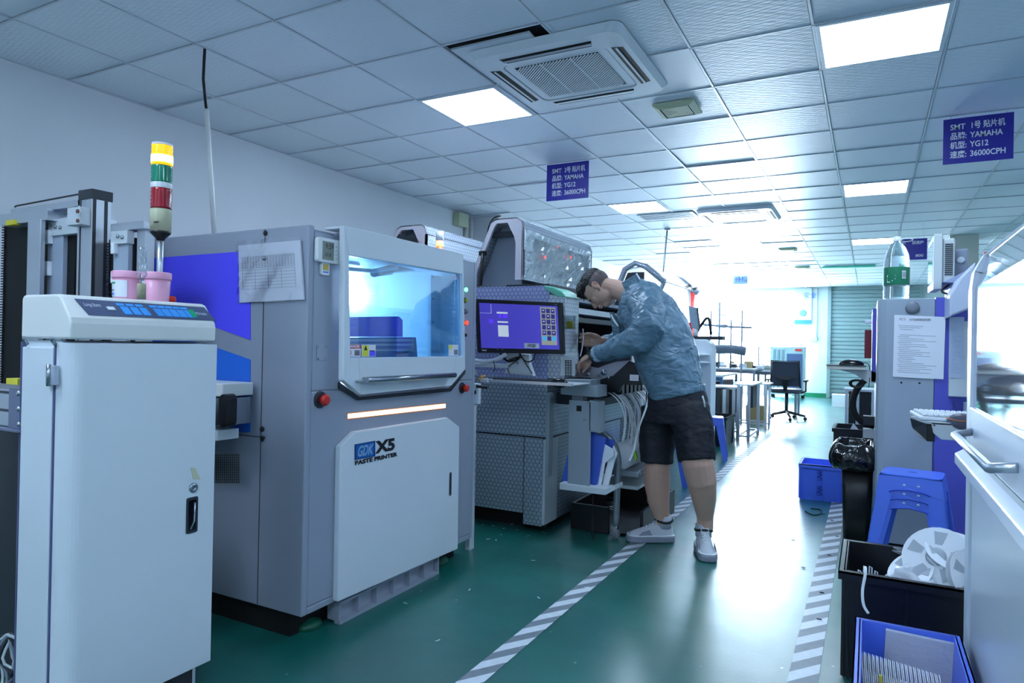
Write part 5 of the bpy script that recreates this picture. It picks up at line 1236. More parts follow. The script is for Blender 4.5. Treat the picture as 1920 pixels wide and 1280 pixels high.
# watch
wc = px(1113, 663.5, 3.885); wd = (px(1120, 664, 3.9)-px(1106, 672, 3.91)).normalized()
wp = px(1110, 668.5, 3.922)
MB().tube([wp+(wd.cross(V((0, 1, 0))).normalized()*math.cos(a)+V((0, 1, 0))*math.sin(a))*.034 for a in [k*PI/10 for k in range(20)]], .008, 6, closed=True, flat=1.0).build('watch_strap', rubber, Mn)
wo = MB(); nn = V((.15, -.95, .2)).normalized(); u_ = nn.orthogonal().normalized(); v_ = nn.cross(u_); c0 = wp+nn*.040
wo.slab([c0+u_*.029*math.cos(k*PI/12)+v_*.029*math.sin(k*PI/12) for k in range(24)], nn*.010); wo.build('watch_case', mat('watch_black', (14, 14, 16), .15), Mn, bevel=.002)
# held strip
MB().tube(cat_pts([px(1093, 616, 4.07), px(1094, 635, 4.06), px(1091, 655, 4.02), px(1088, 668, 3.98)], 5), .0042, 6).build('carrier_tape', tapem, label='short white tape end held up in the man\'s right hand', cat='tape')
# trainers
def trainer(heel, dr, lab):
    dr = V(dr).normalized(); sd_ = V((-dr.y, dr.x, 0)); heel = V(heel); Ln = .285
    sec = [(0.0, .030, .085), (.06, .042, .125), (.18, .049, .130), (.30, .050, .132), (.42, .047, .118), (.56, .047, .096), (.72, .051, .080), (.86, .048, .068), (.95, .036, .056), (1.0, .016, .044)]
    rs = []
    for t_, w_, h_ in sec:
        c = heel+dr*(t_*Ln); ring = []
        for k in range(16):
            a = 2*PI*k/16; y_ = math.cos(a); z_ = math.sin(a)
            ring.append(c+sd_*(w_*y_*(1 if z_ < 0 else (1-.25*z_)))+V((0, 0, .034+(h_-.034)*(max(z_, 0)**.8) - .006*max(-z_, 0))))
        rs.append(ring)
    u = MB(); u.rings(rs); up_ = u.build('shoe', shoe_m, Mn); sdm = up_.modifiers.new('sub', 'SUBSURF'); sdm.levels = 1; sdm.render_levels = 1
    out = [(t_, w_+.005) for t_, w_, h_ in sec]
    ol = [heel+dr*(t_*Ln*1.03-.004)+sd_*w_ for t_, w_ in out]+[heel+dr*(t_*Ln*1.03-.004)-sd_*w_ for t_, w_ in reversed(out)]
    MB().slab([V((p.x, p.y, .002)) for p in ol], (0, 0, .036)).build('sole', sole_m, up_, bevel=.006)
    MB().slab([V((p.x, p.y, .038)) for p in [heel+(q-heel)*.985 for q in ol]], (0, 0, .008)).build('midsole', plasticw, up_, bevel=.003)
    for k in range(5):
        t_ = .36+.075*k; c = heel+dr*(t_*Ln); hh = .136-.06*(t_-.3)/.4; w_ = .026
        MB().tube([c-sd_*w_+V((0, 0, hh-.012)), c+V((0, 0, hh+.004)), c+sd_*w_+dr*.012+V((0, 0, hh-.012))], .003, 6).build('lace', plasticw, up_)
    tg_ = heel+dr*(.39*Ln); MB().slab([tg_-sd_*.026+V((0, 0, .11)), tg_+sd_*.026+V((0, 0, .11)), tg_+sd_*.022+dr*-.016+V((0, 0, .168)), tg_-sd_*.022-dr*.016+V((0, 0, .168))], dr*.008).build('tongue', shoe_m, up_, bevel=.004)
    cc = heel+dr*.058
    MB().tube([cc+dr*.052*math.cos(a)+sd_*.047*math.sin(a)+V((0, 0, .128+.006*math.cos(2*a))) for a in [k*PI/10 for k in range(20)]], .008, 8, closed=True).build('ankle_collar', rubber, up_)
    MB().tube([cc+V((0, 0, .085)), cc+V((0, 0, .160))], [.047, .049], 16).build('sock', mat('grey_sock', (176, 184, 194), .8), up_)
    for s in (-1, 1):
        MB().slab([heel+dr*(.5*Ln)+sd_*s*.048+V((0, 0, .048)), heel+dr*(.80*Ln)+sd_*s*.050+V((0, 0, .046)), heel+dr*(.72*Ln)+sd_*s*.047+V((0, 0, .066)), heel+dr*(.56*Ln)+sd_*s*.045+V((0, 0, .080))], sd_*s*.003).build('side_patch', sole_m, up_)
hf = onz(1250, 1006, 0.0); tf = onz(1182, 1012, 0.0)
trainer((3.412, 4.16, 0), (-.25, -.155, 0), '')
trainer((3.60, 4.115, 0), (.09, -.25, 0), '')
# ================================================================ right side: grey and blue machine with the notice
vio = mat('violet_enamel', (84, 88, 190), .35)
t = thing('reflow_machine', 'grey machine with a violet-blue strip and a white notice, right of the aisle', 'machine', (4.95, 5.2, 0))
yM = 4.6
xl = 4.51
gp = [(xl+.0, yM+.05), (xl+.012, yM+.015), (xl+.045, yM), (4.805, yM), (4.805, 5.9), (xl, 5.9)]
MB().slab([(a, b_, .06) for a, b_ in gp], (0, 0, 1.455)).build('grey_body', mat('notice_machine_grey', (150, 163, 178), .4, noise_amt=.05, nscale=3), t, bevel=.004)
MB().box((4.807, yM+.005, .05), (4.90, 5.9, 1.52)).build('blue_strip', vio, t)
MB().box((4.90, yM+.03, .05), (5.6, 5.9, 1.50)).build('rear_body', vio, t)
MB().box((4.875, yM-.03, .95), (4.99, yM+.02, 1.38)).build('pale_cover', greyw, t, bevel=.004)
MB().box((4.56, yM+.06, 0), (5.5, 5.8, .06)).build('plinth', blackm, t)
c = ony(1711, 577, yM); MB().lathe(c, [(.037, 0), (.037, -.006), (.032, -.010), (.01, -.010)], 26, 'y').build('round_badge', mat('badge_grey', (118, 126, 138), .4, metal=.4), t)
for (a, b_) in ((1690, 717), (1724, 718), (1700, 720)):
    if a != 1700: MB().lathe(ony(a, b_, yM), [(.006, 0), (.006, -.003)], 12, 'y').build('screw', blackpl, t)
vg = MB()
for r_ in range(2):
    for k in range(6):
        a = ony(1788+4.6*k, 861+27*r_, yM+.004); vg.box((a.x, yM-.0, a.z-.065), (a.x+.006, yM+.004, a.z))
vg.build('vent_slots', blackm, t, kind='stuff')
a, b_ = ony(1752, 832, yM-.004), ony(1812, 1050, yM-.004); MB().box((4.81, yM-.01, .12), (5.05, yM+.005, .80)).build('blue_door', vio, t)
def notice(pts, y, lab, faint=False):
    q = poly_y(pts, y); tt = thing('paper_notice', lab, 'notice', (sum(v.x for v in q)/4, y, min(v.z for v in q)))
    MB().slab(q, (0, .002, 0)).build('sheet', paper if not faint else mat('reflected_sheet', (176, 190, 214), .5), tt)
    random.seed(9); off = V((0, -.001, 0)); g = MB()
    ks = [(.10, .22, .28)]+[(.17+.03*i, .08+.02*(i % 3), random.uniform(.3, .9)) for i in range(26) if i not in (3, 4)]
    for v, u0, u1 in ks[1:]:
        a_, b2 = lerp2(q, u0, v)+off, lerp2(q, max(u1, u0+.15), v)+off; g.slab([a_, b2, b2+V((0, 0, .0022)), a_+V((0, 0, .0022))], (0, .0008, 0))
    g.build('printed_lines', printgrey if not faint else mat('reflected_print', (150, 165, 190), .6), tt, kind='stuff')
    if not faint:
        a_ = lerp2(q, .1, .085)+off; text('MC12', 'lettering', .02, a_, (1, 0, 0), (0, 0, 1), black_print, tt, fit=(q[1]-q[0]).length*.12)
        a_ = lerp2(q, .3, .085)+off; text('关于车间管理规定的通知', 'lettering', .016, a_, (1, 0, 0), (0, 0, 1), black_print, tt, fit=(q[1]-q[0]).length*.42)
    return q
q = notice([(1677, 590), (1773, 594), (1769, 711), (1674, 706)], yM-.006, 'white printed notice in a sleeve on the grey machine below the water bottle')
sl_ = [v+V((0, -.003, 0)) for v in (lerp2(q, -.03, -.02), lerp2(q, 1.03, -.02), lerp2(q, 1.03, 1.02), lerp2(q, -.03, 1.02))]
notice([(1780, 594), (1808, 594), (1808, 708), (1780, 708)], yM-.034, 'narrow faint sheet imitating the reflection of the notice, half hidden by the near machine', True)  # modelled sheet stands in for the notice mirrored in the glossy panel
MB().slab([ony(1781, 594, 4.3), ony(1820, 578, 4.3), ony(1830, 490, 4.3), ony(1800, 520, 4.3), ony(1781, 553, 4.3)], (0, .3, 0)).build('hood_side', mat('pale_lavender_cover', (190, 198, 220), .3), t, bevel=.01)
# mechanism on the left flank of that machine
MB().box((4.485, 5.0, 1.0), (4.51, 5.6, 1.48)).build('flank_rail', vio, t)
MB().box((4.44, 5.4, 1.15), (4.5, 5.46, 1.35)).build('red_clamp', mat('dark_red', (120, 30, 45), .4), t)
MB().tube([ony(1641, 612, 5.4), ony(1638, 655, 5.4), ony(1637, 665, 5.4)], .009, 8).build('grey_rod', greyw, t)
MB().box((4.44, 5.38, 1.395), (4.5, 5.42, 1.42)).build('white_lug', plasticw, t, bevel=.004)
for k in range(4): MB().box((4.44, 5.25, .42+.09*k), (4.51, 5.35, .48+.09*k)).build('connector_block', [greyw, darkg][k % 2], t)
MB().tube(bez((4.51, 5.3, .68), (4.30, 5.3, .70), (4.36, 5.3, .98), (4.50, 5.3, 1.03), 12), .022, 8).build('black_hose', rubber, t)
# side shelf with mouse
t = thing('side_shelf', 'small shelf sticking out over the aisle from the grey machine, mouse on top', 'shelf', (4.36, 5.05, 1.07))
MB().box((4.22, 4.95, 1.075), (4.45, 5.2, 1.1)).build('board', mat('beige_board', (196, 194, 186), .5), t, bevel=.002)
MB().box((4.215, 4.945, 1.1), (4.455, 5.205, 1.104)).build('dark_top', darkg, t)
MB().slab([(4.28, 5.0, 1.075), (4.47, 5.0, 1.075), (4.51, 5.0, 1.06), (4.51, 5.0, .99), (4.47, 5.0, .99), (4.38, 5.0, 1.05)], (0, .1, 0)).build('bracket', greyw, t)
for k in range(5): MB().tube([V((4.40+.03*math.cos(a)*(1+.12*k), 4.98-.006*k, .985+.02*math.sin(a)*(1+.1*k))) for a in [i*PI/7 for i in range(14)]], .003, 6, closed=True).build('coiled_cable', rubber, t)
t = thing('computer_mouse', 'black glossy mouse on the small shelf over the aisle', 'mouse', (4.36, 5.06, 1.104))
MB().ell((4.365, 5.06, 1.106), (.078, .036, .036), n=20, k=12).build('shell', MC['glossy_black_shell'], t)
MB().tube(cat_pts([(4.43, 5.06, 1.12), (4.47, 5.03, 1.11), (4.475, 5.0, 1.02), (4.47, 5.0, .96)], 5), .0025, 6).build('cord', rubber, t)
# water bottle
bx, by, bz = 4.612, 4.78, 1.516
t = thing('water_bottle', 'large clear water bottle with a green label on top of the grey machine', 'bottle', (bx, by, bz))
cw = mat('clear_bottle_plastic', (225, 235, 245), .06, trans=.96, ior=1.12, bump=.12, bscale=30)
MB().lathe((bx, by, bz), [(.05, 0), (.068, .004), (.071, .02), (.069, .035), (.0715, .05), (.070, .065), (.0715, .08), (.070, .10), (.070, .20), (.0715, .215), (.069, .235), (.07, .25), (.064, .285), (.050, .325), (.030, .352), (.019, .362), (.018, .378)], 32).build('bottle', cw, t)
MB().lathe((bx, by, bz), [(.0205, .366), (.0215, .368), (.0215, .392), (.019, .395)], 22).build('cap', plasticw, t)
MB().tube([(bx+.02+.032*(1-math.cos(a))/2*2, by-.01*math.sin(a), bz+.372+.008*math.sin(a)) for a in [k*PI/8 for k in range(16)]], .003, 6, closed=True).build('carry_loop', plasticw, t)
MB().lathe((bx, by, bz), [(.0722, .093), (.0726, .095), (.0726, .200), (.0722, .202)], 40).build('label', mat('label_deep_green', (18, 110, 78), .35), t)
def onb(ang, h_, r_=.0732): return V((bx+r_*math.sin(ang), by-r_*math.cos(ang), bz+h_))
g = MB(); g.slab([onb(.38, .130), onb(.72, .130), onb(.72, .178), onb(.38, .178)], (0, -.0006, 0)); g.build('barcode_patch', white_print, t)
g = MB()
for k in range(9): g.slab([onb(.41+.033*k, .136, .0742), onb(.425+.033*k, .136, .0742), onb(.425+.033*k, .172, .0742), onb(.41+.033*k, .172, .0742)], (0, -.0006, 0))
g.build('barcode_bars', mat('bar_green', (30, 80, 60), .5), t, kind='stuff')
o = text('estbon', 'lettering', .034, onb(-.80, .140, .0735), onb(-.05, .14)-onb(-.80, .14), (0, 0, 1), white_print, t, bold=.0012, fit=.05, shear=.2)
g = MB()
for k, z in enumerate((.127, .116, .108)): g.slab([onb(-.8, z), onb(-.1-.2*k, z), onb(-.1-.2*k, z+.004), onb(-.8, z+.004)], (0, -.0006, 0))
g.build('label_lines', white_print, t)
# monitor seen from the side
t = thing('monitor', 'bulky pale grey monitor turned sideways on the grey machine beside the water bottle', 'monitor', (4.86, 4.95, 1.52))
mg = mat('pale_monitor_grey', (186, 194, 196), .45)
MB().slab([(4.80, 4.70, 1.575), (4.80, 5.12, 1.585), (4.80, 5.12, 1.90), (4.80, 4.70, 1.905)], (.045, 0, 0)).build('front_frame', mg, t, bevel=.005)
MB().box((4.845, 4.73, 1.60), (4.91, 5.10, 1.88)).build('back_housing', mg, t, bevel=.01)
MB().box((4.797, 4.735, 1.62), (4.801, 5.085, 1.865)).build('screen', mat('bright_reflecting_screen', (200, 210, 215), .08, coat=1), t)
for k in range(16): MB().box((4.86, 4.727, 1.66+.012*k), (4.90, 4.731, 1.667+.012*k)).build('vent_slit', darkg, t)
MB().box((4.90, 4.85, 1.515), (4.99, 4.95, 1.83)).build('mount_plate', mat('mount_grey', (130, 138, 155), .4), t, bevel=.012)
MB().lathe((4.95, 4.848, 1.76), [(.02, 0), (.02, -.008), (.014, -.012)], 18, 'y').build('mount_knob', greyw, t)
MB().tube(cat_pts([(4.88, 4.7, 1.60), (4.84, 4.66, 1.56), (4.9, 4.65, 1.54), (4.97, 4.66, 1.59), (5.02, 4.66, 1.56)], 6), .006, 6).build('cable', rubber, t)
MB().slab([ony(1768, 529, 4.6), ony(1818, 504, 4.6), ony(1850, 505, 4.6), ony(1832, 520, 4.6), ony(1800, 530, 4.6)], (0, .2, .006)).build('folded_papers', mat('bluish_papers', (150, 160, 190), .6), label='folded bluish papers lying beside the sideways monitor', cat='papers')
# keyboard shelf near the front machine
t = thing('keyboard_shelf', 'grey keyboard shelf projecting beside the nearest machine on the right', 'shelf', (4.85, 3.3, .85))
yk = 3.3
MB().slab([ony(1746, 791, yk), (5.0, yk, ony(1746, 791, yk).z), (5.0, yk, .83), ony(1792, 826, yk), ony(1765, 824, yk), ony(1750, 812, yk)], (0, .02, 0)).build('front_plate', greyw, t, bevel=.003)
zk = ony(1746, 791, yk).z
MB().slab([(4.685, yk, zk-.008), (5.0, yk, zk-.008), (5.0, yk+.24, zk-.008), (4.64, yk+.24, zk-.008)], (0, 0, .01)).build('top_plate', greyw, t)
MB().slab([(4.635, yk+.22, zk-.005), (4.645, yk+.2, zk-.05), (4.665, yk+.1, zk-.075), (4.69, yk+.02, zk-.085), (4.69, yk+.02, zk-.005)], (.03, 0, 0)).build('black_edge', blackpl, t, bevel=.004)
MB().lathe(ony(1752, 797, yk), [(.004, 0), (.003, -.003)], 10, 'y').build('screw', darkg, t)
MB().box((4.95, yk+.2, .86), (5.0, yM+.02, .92)).build('support_arm', greyw, t)
t = thing('keyboard', 'white keyboard on the grey shelf at the right', 'keyboard', (4.78, yk+.13, zk+.002))
MB().slab([(4.665, yk+.03, zk+.004), (4.97, yk+.03, zk+.004), (4.97, yk+.2, zk+.016), (4.635, yk+.2, zk+.016)], (0, 0, .014)).build('base', plasticw, t, bevel=.003)
for r_ in range(5):
    for k in range(15):
        x0_ = 4.675-.0065*r_+.020*k; y_ = yk+.04+.031*r_; z_ = zk+.021+.0022*r_
        MB().box((x0_, y_, z_), (x0_+.017, y_+.026, z_+.009)).build('key', plasticw, t, bevel=.002, segs=1)
c = ony(1790, 782, yk+.02)
t = thing('computer_mouse', 'grey mouse with an orange line in front of the white keyboard', 'mouse', (c.x+.02, yk+.0, zk+.002))
MB().ell((c.x+.025, yk+.02, zk+.004), (.055, .03, .038), n=20, k=12).build('shell', mat('warm_grey_shell', (84, 84, 98), .4), t)
MB().tube([(c.x+.025-.054*math.cos(a), yk+.02-.030*math.sin(a), zk+.016+.004*math.cos(2*a)) for a in [k*PI/10 for k in range(11)]], .0018, 6).build('orange_line', mat('orange_line', (230, 120, 50), .4), t)

# ================================================================ nearest machine on the right
t = thing('component_mounter', 'white machine with a glossy hood window at the right edge, nearest the viewer', 'machine', (5.2, 1.6, 0))
wh = mat('hood_white_satin', (214, 220, 234), .28)
X0 = 4.75; ye = 2.6; yn = .55
MB().box((X0, ye-.10, .03), (5.6, ye, .86)).build('corner_post', pow_white, t, bevel=.012)
MB().box((X0+.006, yn, .03), (5.6, ye-.106, .86)).build('lower_panel', mat('lower_panel_satin', (206, 214, 222), .3), t, bevel=.003)
MB().slab([(X0-.025, yn, .868), (X0-.025, ye+.06, .868), (X0-.025, ye+.06, .835), (X0-.025, yn, .835)], (.03, 0, .02)).build('ledge', wh, t, bevel=.004)
MB().box((X0, yn, .868), (5.6, ye, .90)).build('worktop', greyw, t)
pf = [(X0, .90), (X0, 1.40), (X0+.006, 1.45), (X0+.03, 1.50), (X0+.12, 1.585), (X0+.30, 1.72), (5.55, 1.74), (5.55, .90)]
# hood: end frame, rails
def strip(y_a, y_b, off, m_, nm, i0=0, i1=5, th=.02):
    b = MB()
    for k in range(i0, i1):
        p, q_ = pf[k], pf[k+1]; nrm_ = V((-(q_[1]-p[1]), 0, (q_[0]-p[0]))).normalized()
        b.slab([V((p[0], y_a, p[1]))+nrm_*off, V((q_[0], y_a, q_[1]))+nrm_*off, V((q_[0], y_b, q_[1]))+nrm_*off, V((p[0], y_b, p[1]))+nrm_*off], -nrm_*th)
    return b.build(nm, m_, t)
strip(ye-.035, ye, 0, wh, 'hood_edge'); strip(ye-.115, ye-.045, .004, wh, 'hood_frame'); strip(ye-.047, ye-.033, -.008, mat('hood_seam_blue', (90, 92, 140), .5), 'hood_seam')
MB().slab([(x, ye-.01, z) for x, z in pf], (0, .008, 0)).build('hood_end', wh, t)
pf2 = [(X0, .905), (X0, 1.035)]
MB().box((X0-.004, yn, .905), (X0+.02, ye-.115, 1.035)).build('hood_bottom_rail', wh, t, bevel=.004)
win = bpy.data.materials.new('reflecting_hood_window'); win.use_nodes = True
_p = win.node_tree.nodes['Principled BSDF']; _p.inputs['Base Color'].default_value = (.55, .6, .68, 1); _p.inputs['Metallic'].default_value = .8; _p.inputs['Roughness'].default_value = .04
b = MB()
b.slab([(X0+.004, yn, 1.035), (X0+.004, ye-.115, 1.035), (X0+.004, ye-.115, 1.40), (X0+.004, yn, 1.40)], (.006, 0, 0))
b.slab([(X0+.004, yn, 1.40), (X0+.004, ye-.115, 1.40), (X0+.034, ye-.115, 1.50), (X0+.034, yn, 1.50)], (.006, 0, 0))
b.build('hood_window', win, t)
strip(yn, ye-.115, .0, wh, 'hood_top', 3, 6)
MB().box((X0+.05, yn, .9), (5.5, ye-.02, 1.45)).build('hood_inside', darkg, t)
MB().tube([(X0-.004, 2.42, .965), (X0-.05, 2.40, .955), (X0-.05, 1.75, .955), (X0-.004, 1.72, .965)], .011, 8).build('hood_handle', alu, t)
MB().tube([(X0+.12, ye-.3, 1.6), (X0+.16, ye-.45, 1.62), (X0+.22, ye-.45, 1.70)], .013, 8).build('top_handle', mat('handle_blue_grey', (110, 125, 165), .35), t)
# ================================================================ stools, bins, crates on the right
def stool(cx, cy, rz, z, lab, grp='blue plastic stools'):
    t = thing('plastic_stool', lab, 'stool', (cx, cy, z), grp)
    H_ = .45; w0, d0 = .145, .125; w1, d1 = .20, .175
    top = [(px_, py_) for px_, py_ in rrect(0, 0, 2*w0, 2*d0, .045, 3)]
    s = MB(); s.slab([V((cx+a, cy+b_, z+H_-.014)) for a, b_ in top], (0, 0, .014)).build('seat', bluepl, t, bevel=.006)
    MB().box((cx-.02, cy-.006, z+H_-.001), (cx+.02, cy+.006, z+H_+.0008)).build('finger_slot', mat('slot_dark_blue', (20, 30, 110), .5), t)
    for sx in (-1, 1):
        for sy in (-1, 1):
            # L shaped leg, splayed
            l = MB()
            for (ux, uy) in ((1, 0), (0, 1)):
                wt = .085 if ux else .075
                a0 = V((cx+sx*w0, cy+sy*d0, z+H_-.012)); a1 = V((cx+sx*w1, cy+sy*d1, z))
                iv = V((-sx*ux, -sy*uy, 0))
                l.slab([a0, a1, a1+iv*wt*.55, a0+iv*wt], V((-sx*.004, -sy*.004, 0))*1.0 if False else (V((0, -sy*.005, 0)) if ux else V((-sx*.005, 0, 0))))
            l.build('leg', bluepl, t)
    for (sx, sy) in ((0, -1), (0, 1)):
        a = V((cx-w0, cy+sy*d0, z+H_-.012)); b_ = V((cx+w0, cy+sy*d0, z+H_-.012)); dn = V((0, sy*.012, -.085))
        mid = [V((cx+(.05-w0)+ (2*w0-.1)*k/8, cy+sy*(d0+.008), z+H_-.012-.085+.02*(1-abs(k-4)/4)**.5*1.0)) for k in range(9)]
        MB().slab([a, b_, b_+V((.012, sy*.012, -.10))]+[mid[8-k] for k in range(9)]+[a+V((-.012, sy*.012, -.10))], (0, -sy*.004, 0)).build('apron', bluepl, t)
        MB().tube([p+V((0, sy*.001, 0)) for p in mid], .0035, 6).build('arch_lip', mat('stool_edge_blue', (40, 70, 190), .3), t)
        for xx in (-.03, .035): MB().box((cx+xx, cy+sy*(d0+.006), z+H_-.055), (cx+xx+.012, cy+sy*(d0+.010), z+H_-.048)).build('moulded_mark', white_print, t)
        l0 = V((cx-w0-.028, cy+sy*(d0+.025), z+.19)); 
    for (sx, sy) in ((-1, 0), (1, 0)):
        a = V((cx+sx*w0, cy-d0, z+H_-.012)); b_ = V((cx+sx*w0, cy+d0, z+H_-.012))
        MB().slab([a, b_, b_+V((sx*.012, .01, -.09)), b_+V((sx*.01, -.05, -.075)), a+V((sx*.01, .05, -.075)), a+V((sx*.012, -.01, -.09))], (-sx*.004, 0, 0)).build('apron', bluepl, t)
        # lower rung
    for o in [t]: o.rotation_euler = (0, 0, rz)
    return t
for k in range(3):
    lab = ['top stool of the blue stack in front of the grey machine', 'middle stool of the blue stack in front of the grey machine', 'bottom stool of the blue stack in front of the grey machine'][2-k]
    stool(4.69, 4.26, -.16, -.0+.048*k-.03*0, lab)
stool(2.90, 5.95, .1, 0, 'blue plastic stool seen between the man\'s legs')
stool(2.93, 7.55, .15, 0, 'blue plastic stool behind the man, left of the black bin')
def crate(name, x0, x1, y0_, y1_, z1, m_, lab, cat_, rim=.018, par=None, open_=True):
    t = thing(name, lab, cat_, ((x0+x1)/2, (y0_+y1_)/2, 0)); th = .008; tp = .015
    b = MB()
    def wall(p, q_, inn):
        p = V(p); q_ = V(q_); i_ = V(inn)
        b.slab([p+i_*tp, q_+i_*tp, q_+V((0, 0, z1)), p+V((0, 0, z1))], i_*th)
    wall((x0, y0_, .0), (x1, y0_, .0), (0, 1, 0)); wall((x0, y1_, 0), (x1, y1_, 0), (0, -1, 0)); wall((x0, y0_, 0), (x0, y1_, 0), (1, 0, 0)); wall((x1, y0_, 0), (x1, y1_, 0), (-1, 0, 0))
    b.box((x0+tp, y0_+tp, 0.001), (x1-tp, y1_-tp, .01))
    b.build('box', m_, t)
    o = [(x0-rim, y0_-rim, z1), (x1+rim, y0_-rim, z1), (x1+rim, y1_+rim, z1), (x0-rim, y1_+rim, z1)]; i_ = [(x0+.004, y0_+.004, z1), (x1-.004, y0_+.004, z1), (x1-.004, y1_-.004, z1), (x0+.004, y1_-.004, z1)]
    MB().ring(o, i_, (0, 0, -.008)).build('rim', m_, t)
    r2 = MB(); r2.ring([(a, b2, z1-.03) for a, b2, c_ in o], [(x0-rim+.004, y0_-rim+.004, z1-.03), (x1+rim-.004, y0_-rim+.004, z1-.03), (x1+rim-.004, y1_+rim-.004, z1-.03), (x0-rim+.004, y1_+rim-.004, z1-.03)], (0, 0, .03)); r2.build('rim_skirt', m_, t)
    rb = MB(); n = max(2, int((x1-x0)/.16))
    for k in range(n+1):
        x = x0+(x1-x0)*k/n; rb.box((x-.003, y0_-.006, .01), (x+.003, y0_+.002, z1-.03))
    for k in range(3):
        y = y0_+(y1_-y0_)*k/2; rb.box((x0-.006, y-.003, .01), (x0+.002, y+.003, z1-.03))
    rb.build('ribs', m_, t); return t
bc = mat('black_crate_plastic', (24, 25, 32), .28)
crate('storage_crate', 4.40, 5.0, 2.76, 3.20, .395, bc, 'large black crate with white reels beside the right floor tape', 'crate')
MB().box((4.60, 2.735, .325), (4.74, 2.75, .345)).build('grip', bc, None, label='raised black grip on the long side of the large black crate', cat='handle') if False else None
# contents
def disc_reel(c, n_, r, lab, th=.014, grp=None, m_=None):
    n_ = V(n_).normalized(); u = n_.orthogonal().normalized(); v = n_.cross(u); c = V(c); b = MB(); m_ = m_ or plasticw
    def ringp(rr, h_): return [c+n_*h_+u*rr*math.cos(2*PI*k/28)+v*rr*math.sin(2*PI*k/28) for k in range(28)]
    b.rings([ringp(r*.22, -th/2), ringp(r, -th/2), ringp(r, -th/2+.0015), ringp(r*.45, -th/2+.002), ringp(r*.45, th/2-.002), ringp(r, th/2-.0015), ringp(r, th/2), ringp(r*.22, th/2)])
    for f in b.bm.faces: f.smooth = False
    if r > .084:
        b.mi = 1
        for s_ in (-1, 1):
            b.rings([ringp(r*.30, s_*(th/2)), ringp(r*.30, s_*(th/2+.003)), ringp(r*.12, s_*(th/2+.003))])
            for k in range(5):
                a = 2*PI*k/5; d1 = u*math.cos(a)+v*math.sin(a); d2 = n_.cross(d1); h0 = n_*s_*(th/2+.0006)
                b.slab([c+h0+d1*r*.42-d2*r*.10, c+h0+d1*r*.84-d2*r*.2, c+h0+d1*r*.84+d2*r*.2, c+h0+d1*r*.42+d2*r*.10], n_*s_*.0006)
        b.mi = 0
    o = b.build('component_reel', [m_, mat('reel_shade_grey', (168, 176, 186), .5)], None, label=lab, cat='reel', group=grp); return o
disc_reel((4.70, 2.90, .45), (-.35, -.75, .55), .115, 'big white empty reel leaning on top of the pile in the black crate', .022)
disc_reel((4.76, 2.93, .47), (.1, -.5, .85), .10, 'white reel lying behind the big leaning reel in the black crate', .02)
disc_reel((4.62, 2.90, .385), (-.5, -.5, .7), .085, 'smaller white reel lying left of the big leaning reel in the black crate', .016)
disc_reel((4.66, 3.02, .41), (.2, .3, .9), .10, 'white reel lying flat at the back of the black crate pile', .014)
disc_reel((4.80, 2.84, .41), (.6, -.6, .4), .10, 'white reel leaning at the right of the black crate pile', .02)
m = MB(); m.ell((4.70, 2.93, .29), (.19, .15, .12), n=64, k=44); mo = m.build('plastic_bag', mat('milky_bag', (200, 205, 214), .35, alpha=.9, bump=.8, bscale=14), None, label='crumpled milky plastic bag filling the black crate', cat='bag')
d_ = mo.modifiers.new('crumple', 'DISPLACE'); tx_ = bpy.data.textures.new('crumple', 'CLOUDS'); tx_.noise_scale = .05; d_.texture = tx_; d_.strength = .07
for k in range(9):
    x = 4.425+.018*k; z = .39+random.uniform(-.01, .035); MB().tube([(x, 2.80, .30), (x+.004, 2.80, z), (x+.012, 2.80, z-.005), (x+.012, 2.80, .30)], .0022, 4).build('wire_lead', plasticw, label='%s thin white wire lead from the left in the black crate' % ORD[k], cat='wire', group='white leads in the black crate')
MB().tube(cat_pts([(4.468, 2.76, .42), (4.47, 2.738, .40), (4.462, 2.735, .34), (4.466, 2.733, .29), (4.482, 2.731, .262)], 6), .005, 4, flat=.25, up=(0, 1, 0)).build('tape_strip', tapem, label='thin white strip hanging over the rim of the black crate', cat='tape')
# small blue bin with reels in front
t = crate('parts_bin', 4.455, 4.72, 1.90, 2.47, .33, mat('bright_blue_bin', (80, 112, 225), .35), 'blue parts bin full of edge-on white reels at the bottom right', 'bin', .012)
random.seed(4)
for k in range(19):
    x = 4.477+.0105*k; tt = .10*k/19
    o = disc_reel((x, 2.25, .225-.0012*k), (1, 0, .12), .082, '%s white reel from the left in the blue parts bin row' % ORD[k], .008, 'reels standing in the blue parts bin')
for k in (3, 5, 7, 11, 15):
    x = 4.477+.0105*k+.004; MB().cbox((x, 2.178, .262-.012*(k % 3)), (.008, .006, .045)).build('reel_label', yellow, label='narrow yellow label on the %s reel from the left in the blue bin' % ORD[k], cat='label', group='yellow labels in the blue parts bin')
m = MB(); m.slab([(4.52, 2.452, .06), (4.715, 2.452, .06), (4.715, 2.458, .315), (4.53, 2.458, .32)], (0, -.02, 0)); m.build('antistatic_bag', mat('silvery_bag', (186, 190, 205), .3, alpha=.95, bump=.6, bscale=25), label='flat silvery bag standing at the back of the blue parts bin', cat='bag')
